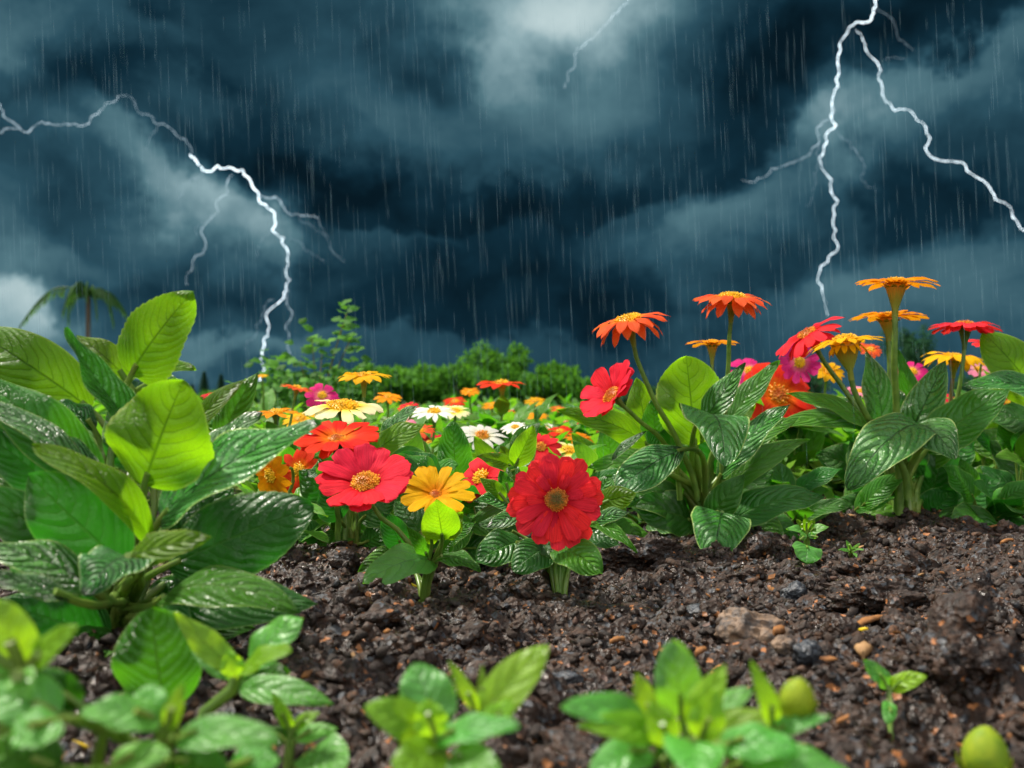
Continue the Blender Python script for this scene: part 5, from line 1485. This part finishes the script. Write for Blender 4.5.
# ================================================================== BACKGROUND SHRUBS, TREES
def crown_mat(name, cols, glow):
    m, t = mat(name)
    ri = t.n('ShaderNodeNewGeometry').outputs['Random Per Island']
    c = t.ramp(ri, [(i / (len(cols) - 1), cc) for i, cc in enumerate(cols)])
    pr = t.n('ShaderNodeBsdfPrincipled', {'Base Color': c, 'Roughness': 0.6, 'Specular IOR Level': 0.08})
    tl = t.n('ShaderNodeBsdfTranslucent', {'Color': glow})
    t.n('ShaderNodeOutputMaterial', {0: t.n('ShaderNodeMixShader', {0: .35, 1: pr.outputs[0], 2: tl.outputs[0]}).outputs[0]})
    return m


SHR = crown_mat('shrub_leaf', [(0.03, 0.10, 0.012), (0.05, 0.17, 0.018), (0.10, 0.28, 0.025)], (0.12, 0.34, 0.02))
SHR2 = crown_mat('dark_tree_leaf', [(0.012, 0.045, 0.022), (0.02, 0.07, 0.03), (0.03, 0.09, 0.035)], (0.04, 0.13, 0.04))
TRUNK = simple('bark', (0.10, 0.07, 0.05), 0.8, (0.05, 0.035, 0.025), 30, 0.8)


def crown(rx, ry, rz, n, leafsz, seed, clumps=22, m_=None, base=0.15):
    r = np.random.RandomState(seed)
    cc = r.randn(clumps, 3); cc /= np.linalg.norm(cc, axis=1)[:, None]; cc *= (r.rand(clumps, 1) ** .5) * .78
    cc[:, 2] = cc[:, 2] * .9 + .1; cc *= (.7 + .5 * r.rand(clumps, 1))
    k = r.randint(0, clumps, n)
    q = r.randn(n, 3); q /= np.linalg.norm(q, axis=1)[:, None]
    rad = (.20 + .22 * r.rand(clumps))[k][:, None]
    p = (cc[k] + q * rad * (r.rand(n, 1) ** .4)) * np.array([rx, ry, rz]) + np.array([0, 0, rz * (1 + base) * .9])
    p[:, 2] = np.maximum(p[:, 2], rz * .05)
    t1 = r.randn(n, 3); t1 /= np.linalg.norm(t1, axis=1)[:, None]
    t2 = np.cross(t1, q + .01); t2 /= np.linalg.norm(t2, axis=1)[:, None]
    L = leafsz * (.6 + .8 * r.rand(n))[:, None]
    V = np.stack([p, p + t1 * L * .5 + t2 * L * .32, p + t1 * L, p + t1 * L * .5 - t2 * L * .32], 1).reshape(-1, 3)
    return V, np.arange(n * 4)


def shrub(name, px, D, toppy, wpx, label, cat, m_=SHR, n=5200, seed=1, group=None, leafsz=None, trunk_r=None):
    x = (px - 512) / FPX * D
    top = CAM_H + (HZ - toppy) / FPX * D
    rz = top / 2.15; rx = wpx / 2 / FPX * D
    o = thing(name, (x, D, -0.02), label, cat, group)
    V, F = crown(rx, rx * .8, rz, n, leafsz or rx * .10, seed)
    V[:, 2] *= (top + .02) / np.percentile(V[:, 2], 99.3)
    c_ = add_np_mesh('crown', V, F, 4, [m_], smooth=False); c_.parent = o
    mb = MB(); tr = trunk_r or rx * .07
    mb.tube([(0, 0, 0), (0.01, 0, rz * .6), (0, 0.02, rz * 1.4)], [tr, tr * .8, tr * .3], 7)
    for k in range(6):
        a = k * 1.05; mb.tube([(0, 0, rz * .5), (math.cos(a) * rx * .3, math.sin(a) * rx * .3, rz * 1.0), (math.cos(a) * rx * .6, math.sin(a) * rx * .6, rz * 1.4)], [tr * .5, tr * .35, tr * .1], 5)
    mb.build('trunk', [TRUNK], o)
    return o


HG = None
for i, (px, D, ty, wp, lb) in enumerate([
    (300, 9, 377, 110, 'leftmost green shrub of the distant hedge, behind the leafy sapling'),
    (372, 10, 368, 120, 'green shrub of the distant hedge right of the leafy sapling'),
    (430, 11, 369, 100, 'green shrub of the distant hedge behind the white daisies'),
    (497, 10, 347, 84, 'tallest rounded shrub of the distant hedge, behind the scarlet flower'),
    (470, 9, 366, 90, 'lower green shrub just left of the tallest one of the distant hedge'),
    (548, 10, 366, 96, 'green shrub just right of the tallest one of the distant hedge'),
    (582, 11, 380, 70, 'low green shrub at the right end of the distant hedge'),
    (240, 12, 388, 90, 'low green shrub left of the sapling, under the conifers')]):
    shrub('garden_shrub', px, D, ty, wp, lb, 'shrub', SHR, 6500, 20 + i)
for i, (px, D, ty, wp, lb) in enumerate([
    (640, 16, 388, 120, 'low dark shrub behind the red half turned flower'), (800, 12, 366, 80, 'dark blurred shrub behind the drooping red flower'),
    (912, 14, 328, 56, 'dark rounded tree between the golden stems and the yellow flower'), (730, 15, 382, 120, 'low dark shrub behind the magenta flower'),
    (990, 14, 376, 120, 'low dark shrub at the right edge behind the flowers'), (60, 15, 384, 160, 'low dark shrub at the left edge behind the big leafy plant'), (150, 16, 380, 90, 'low dark shrub below the palm tree')]):
    shrub('distant_shrub', px, D, ty, wp, lb, 'shrub', SHR2, 4200, 50 + i)

# conifers
def conifer(px, D, toppy, wpx, label, seed):
    x = (px - 512) / FPX * D; H = CAM_H + (HZ - toppy) / FPX * D; rx = wpx / 2 / FPX * D
    o = thing('conifer', (x, D, 0), label, 'tree')
    r = np.random.RandomState(seed); n = 2600
    h = r.rand(n) ** .7; a = r.rand(n) * 2 * np.pi; rad = rx * (1 - h) * (.5 + .5 * r.rand(n)) * (1 + .3 * np.sin(h * 50))
    p = np.stack([np.cos(a) * rad, np.sin(a) * rad, H * (.08 + .92 * h)], -1)
    d = np.stack([np.cos(a), np.sin(a), -.35 + 0 * a], -1) * rx * .22; s = np.stack([-np.sin(a), np.cos(a), 0 * a], -1) * rx * .08
    V = np.stack([p, p + d * .5 + s, p + d, p + d * .5 - s], 1).reshape(-1, 3)
    c_ = add_np_mesh('crown', V, np.arange(n * 4), 4, [SHR2], smooth=False); c_.parent = o
    mb = MB(); mb.tube([(0, 0, 0), (0, 0, H * .5), (0, 0, H * .97)], [rx * .10, rx * .06, rx * .02], 7); mb.build('trunk', [TRUNK], o)


conifer(204, 90, 371, 16, 'dark pointed conifer, the left one of two on the horizon', 3)
conifer(221, 95, 374, 15, 'dark pointed conifer, the right one of two on the horizon', 4)
conifer(192, 110, 384, 14, 'smallest dark conifer left of the pair on the horizon', 5)

# palm
DP = 30.0
xp = (87 - 512) / FPX * DP
palm = thing('palm_tree', (xp, DP, 0), 'blurred palm tree with drooping fronds behind the big leafy plant', 'tree')
mb = MB(); topz = P(88, 292, DP).z
mb.tube([(xp, DP, 0), (xp + .03, DP, topz * .5), (xp + .02, DP, topz)], [.10, .075, .065], 9); mb.build('trunk', [TRUNK], palm, palm.location)
PALM = simple('palm_frond', (0.06, 0.16, 0.03), 0.5, (0.03, 0.09, 0.02), 3, 0.1, 0.4, 0.01, 0.35, (0.14, 0.34, 0.04))
for k, (tx, ty, mx, my, dy_) in enumerate([(24, 328, 50, 285, -.3), (64, 322, 66, 288, .3), (70, 315, 74, 284, -.5), (110, 325, 106, 286, .3), (104, 318, 98, 284, -.5), (96, 300, 92, 280, -.7), (116, 312, 108, 290, .8), (60, 304, 72, 282, .8), (80, 300, 84, 280, -.8)]):
    a_ = Vector((xp + .02, DP, topz)); m_ = P(mx, my, DP); e_ = P(tx, ty, DP); m_.y += dy_ * .5; e_.y += dy_
    mb = MB(); N_ = 20
    pts = [bez(a_, a_.lerp(m_, .8) + Vector((0, 0, .12)), m_, e_, i / N_) for i in range(N_ + 1)]
    mb.tube(pts, [.02] * (N_ + 1), 5)
    rnd = random.Random(k)
    for i in range(2, N_ + 1):
        for sg in (-1, 1):
            for _ in range(4):
                if k == 0 and 3 < i < 12 and rnd.random() < .6: continue
                T_ = (pts[i] - pts[i - 1]).normalized()
                s_ = Vector((rnd.uniform(-.2, .2), sg * .9, 0))
                L_ = .42 * (1 - .45 * abs(i / N_ - .5) * 2) * rnd.uniform(.7, 1.1)
                q0 = pts[i - 1].lerp(pts[i], rnd.random())
                q1 = q0 + (s_ * .35 + T_ * .35 + Vector((0, 0, -.75))).normalized() * L_
                wv = T_ * .035
                mb.poly([q0 - wv, q0 + wv, q1 + wv * .3, q1 - wv * .3], [(0, 0)] * 4)
    mb.build('frond', [PALM], palm, palm.location, smooth=False)

# leafy sapling behind the flowers
DS = 3.4
sap = thing('sapling', (P(318, 400, DS).x, DS, 0), 'slender blurred sapling rising above the hedge behind the yellow flower', 'sapling')
sroot = sap.location.copy()
mb = MB()
tips = [(347, 313), (341, 330), (300, 362), (280, 366), (350, 340), (322, 350), (312, 338), (360, 366), (318, 375), (342, 372), (268, 362)]
for (tx, ty) in tips:
    e_ = P(tx, ty, DS + random.uniform(-.12, .12)); d_ = e_ - sroot
    mb.tube([sroot + Vector((0, 0, d_.length * f * .62)) + Vector((d_.x, d_.y, 0)) * f ** 2.2 + Vector((0, 0, d_.z - d_.length * .62)) * f ** 2 for f in (0, .2, .4, .6, .8, 1)], [.006, .005, .004, .003, .002, .0015], 6)
mb.build('branches', [STEM_W], sap, sap.location)
mb = MB(); rnd = random.Random(5)
for (tx, ty) in tips:
    for q in range(11):
        b_ = P(tx + rnd.gauss(0, 6), ty + rnd.gauss(2, 8), DS + rnd.uniform(-.15, .15)); a = rnd.uniform(0, 6.28)
        d_ = Vector((math.cos(a), math.sin(a), rnd.uniform(-.3, .6))).normalized() * rnd.uniform(.03, .055)
        blade(mb, b_, b_ + d_, .034, (rnd.uniform(-.3, .3), -.6, .8), 0.1, .2, .1, .05, 0, 0, 4, 6, seed=q)
for q in range(380):
    b_ = P(rnd.uniform(262, 375), rnd.uniform(372, 410), DS + rnd.uniform(-.2, .2)); a = rnd.uniform(0, 6.28)
    d_ = Vector((math.cos(a), math.sin(a), rnd.uniform(-.3, .6))).normalized() * rnd.uniform(.025, .045)
    blade(mb, b_, b_ + d_, .026, (rnd.uniform(-.3, .3), -.6, .8), 0.1, .2, .1, .05, 0, 0, 4, 6, seed=q)
mb.build('foliage', [SHR, STEM_W], sap, sap.location)
